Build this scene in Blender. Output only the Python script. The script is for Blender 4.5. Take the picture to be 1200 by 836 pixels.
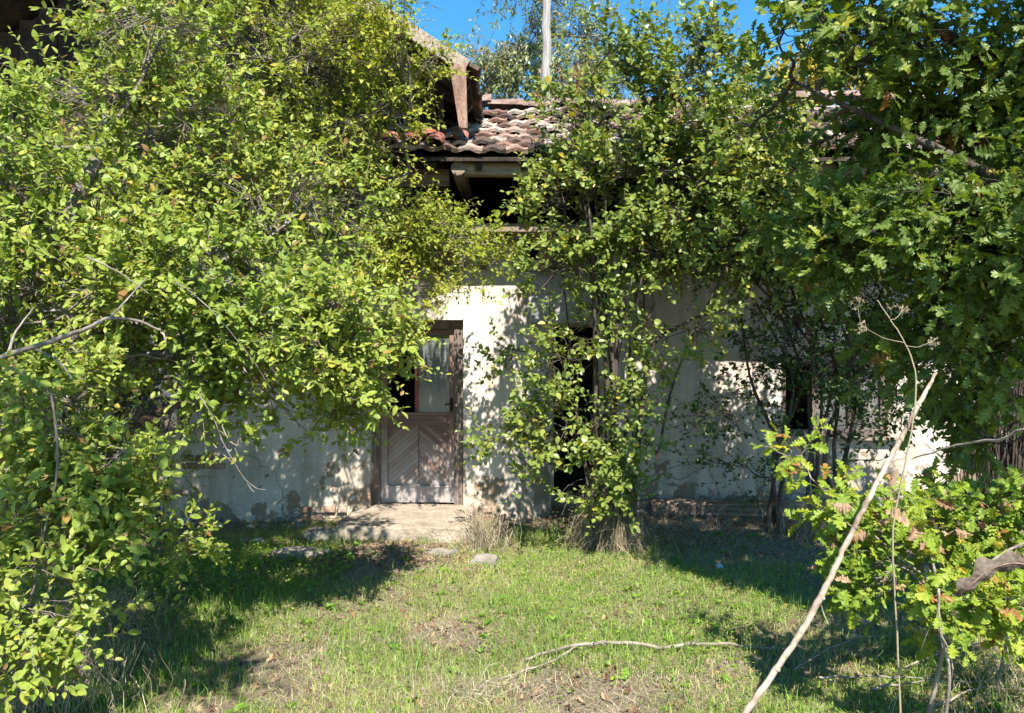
import bpy, math, random
import numpy as np
from mathutils import Vector, noise

# ------------------------------------------------------------------ camera, sky, sun, exposure
S = bpy.context.scene
for o in list(bpy.data.objects): bpy.data.objects.remove(o)
FPX, HOR, CAMZ = 942.0, 418.0, 1.65
cam = bpy.data.cameras.new('camera'); camo = bpy.data.objects.new('camera', cam)
S.collection.objects.link(camo); S.camera = camo
cam.sensor_width = 36; cam.lens = 36*FPX/1200; cam.clip_end = 1000; cam.clip_start = 0.02
camo.location = (0, 0, CAMZ); camo.rotation_euler = (math.radians(90), 0, 0)
EL, AZ = math.radians(50), math.radians(9)      # the sun stands behind the camera, to its right
SUN = np.array([math.sin(AZ)*math.cos(EL), -math.cos(AZ)*math.cos(EL), math.sin(EL)])
W = bpy.data.worlds.new('World'); S.world = W; W.use_nodes = True
wn = W.node_tree; wn.nodes.clear()
sky = wn.nodes.new('ShaderNodeTexSky'); sky.sky_type = 'NISHITA'; sky.sun_disc = False
sky.sun_elevation = EL; sky.sun_rotation = math.pi - AZ
sky.air_density = 1.0; sky.dust_density = 0.0; sky.ozone_density = 2.0; sky.altitude = 1500
bg = wn.nodes.new('ShaderNodeBackground'); bg.inputs[1].default_value = 0.115
wo = wn.nodes.new('ShaderNodeOutputWorld')
hs = wn.nodes.new('ShaderNodeHueSaturation'); hs.inputs['Saturation'].default_value = 1.32; hs.inputs['Hue'].default_value = .49
wn.links.new(sky.outputs[0], hs.inputs['Color']); wn.links.new(hs.outputs[0], bg.inputs[0]); wn.links.new(bg.outputs[0], wo.inputs[0])
sl = bpy.data.lights.new('sun', 'SUN'); sl.energy = 5.0; sl.angle = math.radians(0.53); sl.color = (1.0, .93, .84)
slo = bpy.data.objects.new('sun', sl); S.collection.objects.link(slo)
slo.rotation_euler = Vector(SUN).to_track_quat('Z', 'Y').to_euler(); slo.location = (3, -6, 12)
S.view_settings.view_transform = 'Standard'; S.view_settings.look = 'None'
S.view_settings.gamma = 1; S.view_settings.exposure = 1.35; S.view_settings.use_curve_mapping = False
S.cycles.max_bounces = 7; S.cycles.diffuse_bounces = 3; S.cycles.transmission_bounces = 4; S.cycles.transparent_max_bounces = 6
S.cycles.caustics_reflective = False; S.cycles.caustics_refractive = False

rng = np.random.default_rng(7); random.seed(7)
C = S.collection
def P(px, py, Y): return np.array([(px-600)/FPX*Y, Y, CAMZ-(py-HOR)/FPX*Y])
def nrm(a): return a/np.maximum(np.linalg.norm(a, axis=-1, keepdims=True), 1e-9)

# ------------------------------------------------------------------ tagging and mesh helpers
def tag(o, label=None, cat=None, group=None, kind=None):
    if label: o['label'] = label
    if cat: o['category'] = cat
    if group: o['group'] = group
    if kind: o['kind'] = kind
    return o
def empty(name, label, cat, loc, group=None):
    o = bpy.data.objects.new(name, None); C.objects.link(o); o.location = [float(v) for v in loc]
    o.empty_display_size = .2
    bpy.context.view_layer.update()
    return tag(o, label, cat, group)
def link(name, me, mat, parent=None):
    if mat is not None: me.materials.append(mat)
    o = bpy.data.objects.new(name, me); C.objects.link(o)
    if parent is not None:
        o.parent = parent
        off = Vector((0, 0, 0)); q = parent
        while q is not None: off += q.location; q = q.parent
        # all geometry is written in world coordinates; move it to the parent's frame
        n = len(me.vertices); a = np.empty(n*3, np.float32); me.vertices.foreach_get('co', a)
        a = a.reshape(-1, 3) - np.array(off, np.float32); me.vertices.foreach_set('co', a.ravel()); me.update()
    return o
class Geo:
    """collects vertices and faces (tri / quad arrays) in world coordinates, with a per-vertex float v"""
    def __init__(s): s.v = []; s.q = []; s.t = []; s.a = []; s.n = 0
    def add(s, v, q=None, t=None, a=None):
        v = np.asarray(v, np.float32).reshape(-1, 3)
        if q is not None and len(q): s.q.append(np.asarray(q, np.int64).reshape(-1, 4)+s.n)
        if t is not None and len(t): s.t.append(np.asarray(t, np.int64).reshape(-1, 3)+s.n)
        s.v.append(v); s.n += len(v)
        s.a.append(np.full(len(v), .5, np.float32) if a is None else np.broadcast_to(np.asarray(a, np.float32), (len(v),)))
    def build(s, name, mat, parent=None, smooth=False):
        me = bpy.data.meshes.new(name)
        v = np.concatenate(s.v); q = np.concatenate(s.q) if s.q else np.zeros((0, 4), np.int64)
        t = np.concatenate(s.t) if s.t else np.zeros((0, 3), np.int64)
        me.vertices.add(len(v)); me.vertices.foreach_set('co', v.ravel())
        me.loops.add(q.size+t.size); me.loops.foreach_set('vertex_index', np.concatenate([q.ravel(), t.ravel()]).astype(np.int32))
        me.polygons.add(len(q)+len(t))
        st = np.concatenate([np.arange(len(q))*4, q.size+np.arange(len(t))*3]).astype(np.int32)
        me.polygons.foreach_set('loop_start', st)
        me.update(calc_edges=True)
        me.polygons.foreach_set('use_smooth', np.full(len(q)+len(t), smooth, bool))
        at = me.attributes.new('v', 'FLOAT', 'POINT'); at.data.foreach_set('value', np.concatenate(s.a).astype(np.float32))
        return link(name, me, mat, parent)
    def box(s, x0, x1, y0, y1, z0, z1, a=.5, jit=0):
        v = np.array([[x, y, z] for x in (x0, x1) for y in (y0, y1) for z in (z0, z1)], float)
        if jit: v += rng.normal(0, jit, v.shape)
        s.add(v, [[0, 1, 3, 2], [4, 6, 7, 5], [0, 4, 5, 1], [2, 3, 7, 6], [0, 2, 6, 4], [1, 5, 7, 3]], a=a)
    def beam(s, p0, p1, w, h, a=.5, up=(0, 0, 1), bev=.004, segs=1, wob=0):
        """a bevelled timber from p0 to p1, w wide and h high"""
        p0, p1 = np.array(p0, float), np.array(p1, float); d = nrm(p1-p0); up = np.array(up, float)
        sd = nrm(np.cross(d, up)); up = np.cross(sd, d)
        b = min(bev, w/4, h/4); pr = [(-w/2+b, -h/2), (w/2-b, -h/2), (w/2, -h/2+b), (w/2, h/2-b), (w/2-b, h/2), (-w/2+b, h/2), (-w/2, h/2-b), (-w/2, -h/2+b)]
        n = segs+1; vs = []
        for i in range(n):
            c = p0+(p1-p0)*i/segs + (rng.normal(0, wob, 3) if wob else 0)
            for x, y in pr: vs.append(c+sd*x+up*y)
        q = [[i*8+k, i*8+(k+1) % 8, (i+1)*8+(k+1) % 8, (i+1)*8+k] for i in range(segs) for k in range(8)]
        for base in (0, segs*8):
            q += [[base, base+1, base+2, base+7], [base+7, base+2, base+3, base+6], [base+6, base+3, base+4, base+5]]
        s.add(vs, q, a=a)
    def tubes(s, paths, radii, sides=4, a=None, cap=False):
        """paths [N,K,3], radii [N,K]"""
        paths = np.asarray(paths, float); radii = np.asarray(radii, float)
        N, K, _ = paths.shape
        tan = nrm(np.gradient(paths, axis=1)); ref = np.where(np.abs(tan[..., 2:3]) > .9, np.array([1., 0, 0]), np.array([0, 0, 1.]))
        ref = np.repeat(ref[:, :1], K, axis=1) if K > 1 else ref
        u = nrm(np.cross(tan, ref)); w = np.cross(tan, u)
        th = np.arange(sides)/sides*2*math.pi
        v = paths[:, :, None]+radii[:, :, None, None]*(np.cos(th)[None, None, :, None]*u[:, :, None]+np.sin(th)[None, None, :, None]*w[:, :, None])
        i = np.arange(K-1)[:, None]*sides; k = np.arange(sides)[None]; k2 = (k+1) % sides
        q = np.stack([i+k, i+k2, i+sides+k2, i+sides+k], -1).reshape(-1, 4)
        Q = (q[None]+(np.arange(N)*K*sides)[:, None, None]).reshape(-1, 4)
        aa = None if a is None else np.repeat(np.asarray(a, float), K*sides)
        s.add(v.reshape(-1, 3), Q, a=aa)
    def limb(s, pts, radii, sides=7, n=None, wob=0.0, a=.5):
        """one smooth tapering limb through the given points"""
        pts = np.array(pts, float); K = n or len(pts)*4
        t0 = np.linspace(0, 1, len(pts)); t = np.linspace(0, 1, K)
        # catmull-rom
        out = []
        for x in t:
            f = x*(len(pts)-1); i = min(int(f), len(pts)-2); f -= i
            p0, p1, p2, p3 = pts[max(i-1, 0)], pts[i], pts[i+1], pts[min(i+2, len(pts)-1)]
            out.append(.5*((2*p1)+(-p0+p2)*f+(2*p0-5*p1+4*p2-p3)*f*f+(-p0+3*p1-3*p2+p3)*f**3))
        out = np.array(out)
        if wob: out[1:-1] += rng.normal(0, wob, (K-2, 3))
        r = np.interp(t, np.linspace(0, 1, len(radii)), radii)*(1+(rng.normal(0, .06, K) if K > 3 else 0))
        s.tubes(out[None], r[None], sides, a=[a])
        # close the ends
        th = np.arange(sides); base = s.n-K*sides
        for off, c in ((0, out[0]), ((K-1)*sides, out[-1])):
            s.v.append(np.array([c], np.float32)); s.a.append(np.array([a], np.float32)); ci = s.n; s.n += 1
            s.t.append(np.stack([base+off+th, base+off+(th+1) % sides, np.full(sides, ci)], -1))
        return out

# ------------------------------------------------------------------ leaf templates (x across, y along, z up)
def tmpl_oval(wd=.31, fold=.25, curl=.18, peak=.45):
    ys = np.array([.12, .38, .64, .86]); w = wd*np.sin(np.pi*ys**(math.log(.5)/math.log(peak)))**.8*1.0
    v = [(0, 0, 0)]
    for y, x in zip(ys, w):
        zc = -curl*y*y
        v += [(-x, y, zc+fold*x), (0, y, zc), (x, y, zc+fold*x)]
    v += [(0, 1.0, -curl)]
    t = [(0, 2, 1), (0, 3, 2), (10, 11, 13), (11, 12, 13)]
    q = []
    for i in range(3):
        b = 1+3*i; q += [(b, b+1, b+4, b+3), (b+1, b+2, b+5, b+4)]
    return np.array(v, float), np.array(q), np.array(t)
def tmpl_simple(wd=.27, fold=.2, curl=.2):
    v = [(0, 0, 0), (-wd, .4, fold*wd-curl*.16), (0, .4, -curl*.16), (wd, .4, fold*wd-curl*.16), (0, 1, -curl)]
    return np.array(v, float), None, np.array([(0, 2, 1), (0, 3, 2), (1, 2, 4), (2, 3, 4)])
def tmpl_oak(fold=.15, curl=.25, wv=.03, seed=0):
    r = np.random.default_rng(seed)
    L = [(.015, .0), (.03, .10), (.11, .17), (.12, .215), (.06, .25), (.20, .355), (.22, .41), (.09, .44), (.30, .56), (.31, .625), (.13, .645), (.29, .77), (.27, .835), (.13, .83), (.15, .93), (.08, .985)]
    L = np.array(L); n = len(L); ml = np.array([[0, y-.02*(x > .15), 0] for x, y in L]); ml[:, 1] = np.maximum.accumulate(ml[:, 1]); ml[-1, 1] = 1.0
    sl_ = L.copy(); sl_[:, 0] *= 1+r.normal(0, .08, n); sr = L.copy(); sr[:, 0] *= 1+r.normal(0, .08, n); sr[:, 1] += .02
    def lift(x, y): return fold*np.abs(x)-curl*y*y+wv*np.sin(y*16+x*9)
    l = np.stack([-sl_[:, 0], sl_[:, 1], lift(sl_[:, 0], sl_[:, 1])], -1)
    m = np.stack([ml[:, 0], ml[:, 1], lift(0, ml[:, 1])-0*ml[:, 0]], -1); m[:, 2] = -curl*m[:, 1]**2
    rr = np.stack([sr[:, 0], sr[:, 1], lift(sr[:, 0], sr[:, 1])], -1)
    v = np.concatenate([l, m, rr]); q = []
    for i in range(n-1): q += [(i, n+i, n+i+1, i+1), (n+i, 2*n+i, 2*n+i+1, n+i+1)]
    return v, np.array(q), None
TM = {
    'oval': [tmpl_oval(.27, .3, .1), tmpl_oval(.30, .15, .3), tmpl_oval(.24, .5, .2, .4), tmpl_oval(.3, .05, -.08)],
    'round': [tmpl_oval(.40, .25, .15, .47), tmpl_oval(.37, .1, .3, .45), tmpl_oval(.34, .45, .1, .48)],
    'long': [tmpl_simple(.19, .4, .25), tmpl_simple(.22, .2, .1), tmpl_simple(.16, .6, .35)],
    'small': [tmpl_simple(.33, .25, .15), tmpl_simple(.28, .5, .3), tmpl_simple(.36, .1, 0)],
    'oak': [tmpl_oak(.15, .2, .03, 1), tmpl_oak(.35, .05, .03, 2), tmpl_oak(.05, .45, .06, 3), tmpl_oak(.6, .3, .02, 4), tmpl_oak(.9, .15, .05, 11), tmpl_oak(-.2, .55, .06, 12), tmpl_oak(.3, -.2, .05, 13)],
    'curled': [tmpl_oak(.5, 0, .015, 9)],
    'oakdry': [tmpl_oak(.9, .5, .08, 5), tmpl_oak(-.6, -.5, .09, 6)],
}
def put_leaves(g, kind, pos, d, n, size, val):
    pos, d, n = map(np.asarray, (pos, d, n)); d = nrm(d); n = n-(n*d).sum(-1, keepdims=True)*d; n = nrm(n); s = np.cross(d, n)
    which = rng.integers(0, len(TM[kind]), len(pos))
    for k, (tv, tq, tt) in enumerate(TM[kind]):
        m = which == k; M = m.sum()
        if not M: continue
        sz = size[m][:, None, None]; wx = (1+rng.normal(0, .1, M))[:, None, None]
        v = pos[m][:, None]+sz*(tv[None, :, 0:1]*wx*s[m][:, None]+tv[None, :, 1:2]*d[m][:, None]+tv[None, :, 2:3]*n[m][:, None])
        off = (np.arange(M)*len(tv))[:, None, None]
        g.add(v, None if tq is None else (tq[None]+off).reshape(-1, 4), None if tt is None else (tt[None]+off).reshape(-1, 3), a=np.repeat(val[m], len(tv)))

# ------------------------------------------------------------------ materials
def newmat(name):
    m = bpy.data.materials.new(name); m.use_nodes = True; nt = m.node_tree; nt.nodes.clear()
    out = nt.nodes.new('ShaderNodeOutputMaterial'); return m, nt, out
def N(nt, t, **kw):
    n = nt.nodes.new(t)
    for k, v in kw.items():
        if k.startswith('i_'): n.inputs[int(k[2:]) if k[2:].isdigit() else k[2:]].default_value = v
        else: setattr(n, k, v)
    return n
def ramp(nt, stops, interp='LINEAR'):
    r = nt.nodes.new('ShaderNodeValToRGB'); cr = r.color_ramp; cr.interpolation = interp
    while len(cr.elements) < len(stops): cr.elements.new(.5)
    for e, (p, c) in zip(cr.elements, stops): e.position = p; e.color = (*c, 1) if len(c) == 3 else c
    return r
def leafmat(name, stops, trans=.35, rough=.42, tint=(1.2, 1.15, .5), spec=.35):
    m, nt, out = newmat(name); L = nt.links
    at = N(nt, 'ShaderNodeAttribute', attribute_name='v'); r = ramp(nt, stops); L.new(at.outputs['Fac'], r.inputs[0])
    tc = N(nt, 'ShaderNodeTexCoord'); nz = N(nt, 'ShaderNodeTexNoise'); nz.inputs['Scale'].default_value = 60; nz.inputs['Detail'].default_value = 2
    L.new(tc.outputs['Object'], nz.inputs['Vector'])
    mx = N(nt, 'ShaderNodeMix', data_type='RGBA', blend_type='MULTIPLY'); mx.inputs[0].default_value = .5
    r2 = ramp(nt, [(.3, (.55, .6, .5)), (.7, (1.25, 1.2, 1.2))]); L.new(nz.outputs[0], r2.inputs[0])
    L.new(r.outputs[0], mx.inputs[6]); L.new(r2.outputs[0], mx.inputs[7])
    p = N(nt, 'ShaderNodeBsdfPrincipled'); p.inputs['Roughness'].default_value = rough; p.inputs['Specular IOR Level'].default_value = spec
    L.new(mx.outputs[2], p.inputs['Base Color'])
    tr = N(nt, 'ShaderNodeBsdfTranslucent'); m2 = N(nt, 'ShaderNodeMix', data_type='RGBA', blend_type='MULTIPLY'); m2.inputs[0].default_value = 1
    L.new(mx.outputs[2], m2.inputs[6]); m2.inputs[7].default_value = (*tint, 1); L.new(m2.outputs[2], tr.inputs[0])
    ms = N(nt, 'ShaderNodeMixShader'); ms.inputs[0].default_value = trans
    L.new(p.outputs[0], ms.inputs[1]); L.new(tr.outputs[0], ms.inputs[2]); L.new(ms.outputs[0], out.inputs[0])
    return m
def roughmat(name, c1, c2, c3=None, scale=6, stretch=(1, 1, 1), rough=.85, bump=.3, bscale=40, attr=0.0, det=8, dist=.02):
    """noise-mottled surface: c1..c3 colours, stretched along an axis for grain"""
    m, nt, out = newmat(name); L = nt.links
    tc = N(nt, 'ShaderNodeTexCoord'); mp = N(nt, 'ShaderNodeMapping'); mp.inputs['Scale'].default_value = stretch
    L.new(tc.outputs['Object'], mp.inputs[0])
    a = N(nt, 'ShaderNodeTexNoise'); a.inputs['Scale'].default_value = scale; a.inputs['Detail'].default_value = det; a.inputs['Roughness'].default_value = .65
    b = N(nt, 'ShaderNodeTexNoise'); b.inputs['Scale'].default_value = bscale; b.inputs['Detail'].default_value = 6
    L.new(mp.outputs[0], a.inputs[0]); L.new(mp.outputs[0], b.inputs[0])
    st = [(.3, c1), (.68, c2)] if c3 is None else [(.3, c1), (.5, c2), (.72, c3)]
    r = ramp(nt, st); fac = a.outputs[0]
    if attr:
        at = N(nt, 'ShaderNodeAttribute', attribute_name='v'); ma = N(nt, 'ShaderNodeMath', operation='MULTIPLY_ADD'); ma.inputs[1].default_value = attr; L.new(at.outputs['Fac'], ma.inputs[0])
        sb = N(nt, 'ShaderNodeMath', operation='SUBTRACT'); sb.inputs[1].default_value = attr/2; L.new(fac, sb.inputs[0]); L.new(sb.outputs[0], ma.inputs[2]); fac = ma.outputs[0]
    L.new(fac, r.inputs[0])
    mx = N(nt, 'ShaderNodeMix', data_type='RGBA', blend_type='MULTIPLY'); mx.inputs[0].default_value = .6
    r2 = ramp(nt, [(.35, (.6, .6, .6)), (.65, (1.2, 1.2, 1.2))]); L.new(b.outputs[0], r2.inputs[0]); L.new(r.outputs[0], mx.inputs[6]); L.new(r2.outputs[0], mx.inputs[7])
    p = N(nt, 'ShaderNodeBsdfPrincipled'); p.inputs['Roughness'].default_value = rough; p.inputs['Specular IOR Level'].default_value = .25
    L.new(mx.outputs[2], p.inputs['Base Color'])
    bp = N(nt, 'ShaderNodeBump'); bp.inputs['Strength'].default_value = bump; bp.inputs['Distance'].default_value = dist
    L.new(b.outputs[0], bp.inputs['Height']); L.new(bp.outputs[0], p.inputs['Normal']); L.new(p.outputs[0], out.inputs[0])
    return m
M = {}
YG = (.28, .27, .02)
M['plum_leaf'] = leafmat('plum_leaf', [(0, (.12, .185, .032)), (.4, (.23, .31, .05)), (.75, (.34, .39, .08)), (.93, (.45, .43, .07)), (.97, (.45, .30, .07)), (1, (.26, .15, .06))], .38, spec=.25)
M['privet_leaf'] = leafmat('privet_leaf', [(0, (.12, .18, .025)), (.5, (.27, .33, .04)), (.9, (.42, .43, .06)), (1, (.42, .36, .04))], .4, spec=.2)
M['round_leaf'] = leafmat('round_leaf', [(0, (.085, .14, .03)), (.5, (.165, .23, .045)), (.9, (.28, .33, .065)), (1, (.42, .36, .05))], .34, .38, spec=.4)
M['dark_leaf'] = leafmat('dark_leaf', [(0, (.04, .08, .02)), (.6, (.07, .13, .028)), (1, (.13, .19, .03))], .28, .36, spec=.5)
M['oak_leaf'] = leafmat('oak_leaf', [(0, (.075, .125, .03)), (.5, (.15, .215, .04)), (.84, (.30, .35, .045)), (.93, (.36, .30, .03)), (1, (.32, .15, .05))], .4, .42, tint=(1.5, 1.5, .45))
M['oak_dry'] = leafmat('oak_dry', [(0, (.22, .12, .06)), (1, (.42, .27, .17))], .2, .7, tint=(1.1, .8, .5))
M['curled'] = roughmat('curled_dead_leaf', (.06, .045, .032), (.13, .10, .075), (.22, .18, .14), 22, bump=.9, bscale=90, dist=.006)
M['sap_leaf'] = leafmat('sap_leaf', [(0, (.12, .21, .03)), (.5, (.21, .30, .03)), (.86, (.32, .37, .035)), (.95, (.42, .34, .03)), (1, (.34, .16, .05))], .35, .5)
M['pale_leaf'] = leafmat('pale_leaf', [(0, (.11, .15, .05)), (.5, (.20, .24, .08)), (.9, (.32, .33, .12)), (1, (.38, .24, .10))], .3, .4, spec=.6)
M['rust_leaf'] = leafmat('rust_leaf', [(0, (.16, .14, .05)), (.5, (.32, .20, .08)), (1, (.42, .20, .10))], .3)
M['gold_leaf'] = leafmat('gold_leaf', [(0, (.18, .2, .03)), (.5, (.38, .32, .04)), (1, (.5, .36, .05))], .3)
M['grass'] = leafmat('grass_blades', [(0, (.11, .21, .035)), (.45, (.23, .34, .065)), (.75, (.40, .46, .13)), (.9, (.50, .44, .20)), (1, (.55, .46, .28))], .3, .5, tint=(1.1, 1.2, .4))
M['clover'] = leafmat('ground_cover', [(0, (.09, .20, .02)), (.6, (.17, .30, .03)), (1, (.27, .35, .04))], .3, .5)
M['stick'] = roughmat('dead_stick_bark', (.13, .085, .055), (.30, .24, .18), (.46, .40, .33), 7, (1, 1, 1), bump=.8, bscale=45, dist=.004)
M['straw'] = leafmat('straw', [(0, (.14, .11, .07)), (.5, (.36, .30, .20)), (1, (.58, .50, .36))], .12, .7, tint=(1, .95, .8))
M['litter'] = leafmat('leaf_litter', [(0, (.10, .05, .028)), (.5, (.24, .14, .08)), (1, (.42, .30, .18))], .1, .8, tint=(1, .8, .6))
M['bark'] = roughmat('bark', (.10, .085, .07), (.20, .17, .14), (.36, .33, .29), 9, (1, 1, .3), bump=.6, bscale=60)
M['darkbark'] = roughmat('dark_bark', (.035, .028, .022), (.075, .06, .048), (.14, .12, .10), 9, (1, 1, .3), bump=.6, bscale=60)
M['grey_twig'] = roughmat('grey_twig', (.12, .095, .07), (.25, .21, .165), (.38, .34, .29), 14, (1, 1, 1), bump=.3)
M['wood'] = roughmat('weathered_wood', (.12, .085, .06), (.25, .19, .14), (.40, .33, .26), 5, (.25, 1, 6), bump=.5, bscale=22, attr=.3)
M['woodv'] = roughmat('weathered_post', (.22, .20, .18), (.42, .39, .35), (.62, .59, .54), 5, (8, 8, .3), bump=.5, bscale=22)
M['polewood'] = roughmat('silver_pole_wood', (.17, .155, .14), (.33, .31, .29), (.50, .47, .45), 5, (9, 9, .25), bump=.5, bscale=18)
M['barkboard'] = roughmat('verge_board', (.14, .11, .08), (.30, .25, .19), (.44, .39, .31), 7, (3, 3, 3), bump=.6, bscale=18)
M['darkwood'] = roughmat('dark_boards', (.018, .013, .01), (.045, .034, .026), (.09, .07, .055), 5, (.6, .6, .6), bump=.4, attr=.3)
M['barge'] = roughmat('barge_board', (.10, .06, .045), (.24, .15, .115), (.38, .26, .20), 5, (4, 4, .9), bump=.4)
M['tile'] = roughmat('roof_tile', (.07, .055, .045), (.22, .12, .085), (.42, .36, .30), 7, (1, 1, 1), bump=.7, bscale=30, attr=.6)
M['ridge'] = roughmat('ridge_tile', (.12, .075, .055), (.22, .15, .12), (.36, .31, .27), 6, bump=.4)
M['redtile'] = roughmat('fresh_tile', (.17, .06, .04), (.28, .10, .065), (.36, .2, .15), 6, bump=.3)
M['stone'] = roughmat('field_stone', (.11, .10, .08), (.22, .195, .16), (.33, .30, .26), 5, bump=.7, bscale=18)
M['whitestone'] = roughmat('white_stone', (.38, .36, .33), (.60, .58, .55), None, 5, bump=.3)
M['brick'] = roughmat('old_brick', (.16, .10, .07), (.29, .18, .125), (.42, .34, .27), 6, bump=.6, bscale=30, attr=.35)
M['concrete'] = roughmat('step_concrete', (.20, .16, .115), (.33, .275, .21), (.44, .38, .31), 4, bump=.5, bscale=45)
M['shaded_plaster'] = roughmat('shaded_plaster', (.26, .26, .26), (.38, .38, .38), (.48, .48, .48), 3, bump=.3, bscale=30)  # the grey holds the shade lying on the plaster over the recess
M['doorframe'] = roughmat('door_frame_wood', (.09, .065, .055), (.18, .14, .12), (.30, .26, .24), 6, (5, 5, .5), bump=.5, bscale=30)
M['red_mull'] = roughmat('red_brown_paint', (.16, .05, .035), (.26, .09, .06), (.34, .16, .11), 6, (5, 5, .5), bump=.3)
M['void'] = roughmat('dark_interior', (.06, .05, .04), (.12, .10, .085), None, 3)  # plain dark brown for the inner walls and floor
M['cloth'] = roughmat('faded_curtain', (.20, .17, .12), (.32, .28, .21), None, 5, bump=.2)
M['orange'] = roughmat('orange_sack', (.35, .12, .03), (.55, .24, .06), None, 12, bump=.6, bscale=25)
M['sackgrey'] = roughmat('grey_sack', (.16, .15, .14), (.32, .30, .28), None, 8, bump=.6, bscale=14)
M['seedhead'] = roughmat('seed_head', (.16, .09, .06), (.34, .21, .15), None, 30, bump=.4)

def plaster_mat():
    m, nt, out = newmat('old_plaster'); L = nt.links
    tc = N(nt, 'ShaderNodeTexCoord')
    geo = N(nt, 'ShaderNodeNewGeometry'); sx = N(nt, 'ShaderNodeSeparateXYZ'); L.new(geo.outputs['Position'], sx.inputs[0])
    a = N(nt, 'ShaderNodeTexNoise'); a.inputs['Scale'].default_value = 1.4; a.inputs['Detail'].default_value = 10; a.inputs['Roughness'].default_value = .7
    b = N(nt, 'ShaderNodeTexNoise'); b.inputs['Scale'].default_value = 30; b.inputs['Detail'].default_value = 8; b.inputs['Roughness'].default_value = .7
    L.new(geo.outputs['Position'], a.inputs[0]); L.new(geo.outputs['Position'], b.inputs[0])
    r = ramp(nt, [(.28, (.35, .29, .22)), (.42, (.51, .45, .375)), (.6, (.63, .58, .51)), (.75, (.70, .67, .61))]); L.new(a.outputs[0], r.inputs[0])
    # warm ochre patches and damp base
    w = N(nt, 'ShaderNodeTexNoise'); w.inputs['Scale'].default_value = .9; w.inputs['Detail'].default_value = 5
    vm = N(nt, 'ShaderNodeVectorMath', operation='ADD'); vm.inputs[1].default_value = (7.3, 2.1, 3.3); L.new(geo.outputs['Position'], vm.inputs[0]); L.new(vm.outputs[0], w.inputs[0])
    base = N(nt, 'ShaderNodeMath', operation='MULTIPLY_ADD'); base.inputs[1].default_value = -1.1; base.inputs[2].default_value = .75; L.new(sx.outputs[2], base.inputs[0])
    ad = N(nt, 'ShaderNodeMath', operation='ADD'); L.new(base.outputs[0], ad.inputs[0])
    ws = N(nt, 'ShaderNodeMath', operation='MULTIPLY_ADD'); ws.inputs[1].default_value = 1.6; ws.inputs[2].default_value = -.8; L.new(w.outputs[0], ws.inputs[0]); L.new(ws.outputs[0], ad.inputs[1]); ad.use_clamp = True
    mxo = N(nt, 'ShaderNodeMix', data_type='RGBA', blend_type='MIX'); mxo.inputs[7].default_value = (.42, .34, .24, 1)
    sc = N(nt, 'ShaderNodeMath', operation='MULTIPLY'); sc.inputs[1].default_value = .75; L.new(ad.outputs[0], sc.inputs[0])
    L.new(sc.outputs[0], mxo.inputs[0]); L.new(r.outputs[0], mxo.inputs[6])
    # vertical rain streaks
    mp = N(nt, 'ShaderNodeMapping'); mp.inputs['Scale'].default_value = (5, 5, .35); L.new(geo.outputs['Position'], mp.inputs[0])
    s = N(nt, 'ShaderNodeTexNoise'); s.inputs['Scale'].default_value = 1.6; s.inputs['Detail'].default_value = 6; L.new(mp.outputs[0], s.inputs[0])
    rs = ramp(nt, [(.35, (.62, .58, .52)), (.55, (1, 1, 1))]); L.new(s.outputs[0], rs.inputs[0])
    m1 = N(nt, 'ShaderNodeMix', data_type='RGBA', blend_type='MULTIPLY'); m1.inputs[0].default_value = .6; L.new(mxo.outputs[2], m1.inputs[6]); L.new(rs.outputs[0], m1.inputs[7])
    # cracks, denser towards the base
    dv = N(nt, 'ShaderNodeTexNoise'); dv.inputs['Scale'].default_value = 3; dv.inputs['Detail'].default_value = 4; L.new(geo.outputs['Position'], dv.inputs[0])
    mxv = N(nt, 'ShaderNodeMix', data_type='RGBA', blend_type='MIX'); mxv.inputs[0].default_value = .22; L.new(geo.outputs['Position'], mxv.inputs[6]); L.new(dv.outputs['Color'], mxv.inputs[7])
    vo = N(nt, 'ShaderNodeTexVoronoi', feature='DISTANCE_TO_EDGE'); vo.inputs['Scale'].default_value = 1.7; L.new(mxv.outputs[2], vo.inputs[0])
    cr = ramp(nt, [(.0, (1, 1, 1)), (.012, (0, 0, 0))]); L.new(vo.outputs[0], cr.inputs[0])
    cm = N(nt, 'ShaderNodeMapRange'); cm.inputs[1].default_value = 1.1; cm.inputs[2].default_value = .2; cm.inputs[3].default_value = .0; cm.inputs[4].default_value = 1
    addn = N(nt, 'ShaderNodeMath', operation='MULTIPLY_ADD'); addn.inputs[1].default_value = -1.6; L.new(w.outputs[0], addn.inputs[0]); 
    addz = N(nt, 'ShaderNodeMath', operation='ADD'); addz.inputs[1].default_value = .9; L.new(sx.outputs[2], addz.inputs[0]); L.new(addz.outputs[0], addn.inputs[2]); L.new(addn.outputs[0], cm.inputs[0])
    cf = N(nt, 'ShaderNodeMath', operation='MULTIPLY'); L.new(cr.outputs[0], cf.inputs[0]); L.new(cm.outputs[0], cf.inputs[1])
    m2 = N(nt, 'ShaderNodeMix', data_type='RGBA', blend_type='MIX'); m2.inputs[7].default_value = (.06, .045, .035, 1); L.new(cf.outputs[0], m2.inputs[0]); L.new(m1.outputs[2], m2.inputs[6])
    fl = N(nt, 'ShaderNodeTexNoise'); fl.inputs['Scale'].default_value = 3.2; fl.inputs['Detail'].default_value = 9; fl.inputs['Roughness'].default_value = .62; L.new(vm.outputs[0], fl.inputs[0])
    fz = N(nt, 'ShaderNodeMapRange'); fz.inputs[1].default_value = .0; fz.inputs[2].default_value = 1.0; fz.inputs[3].default_value = .10; fz.inputs[4].default_value = -.10; L.new(sx.outputs[2], fz.inputs[0])
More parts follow.
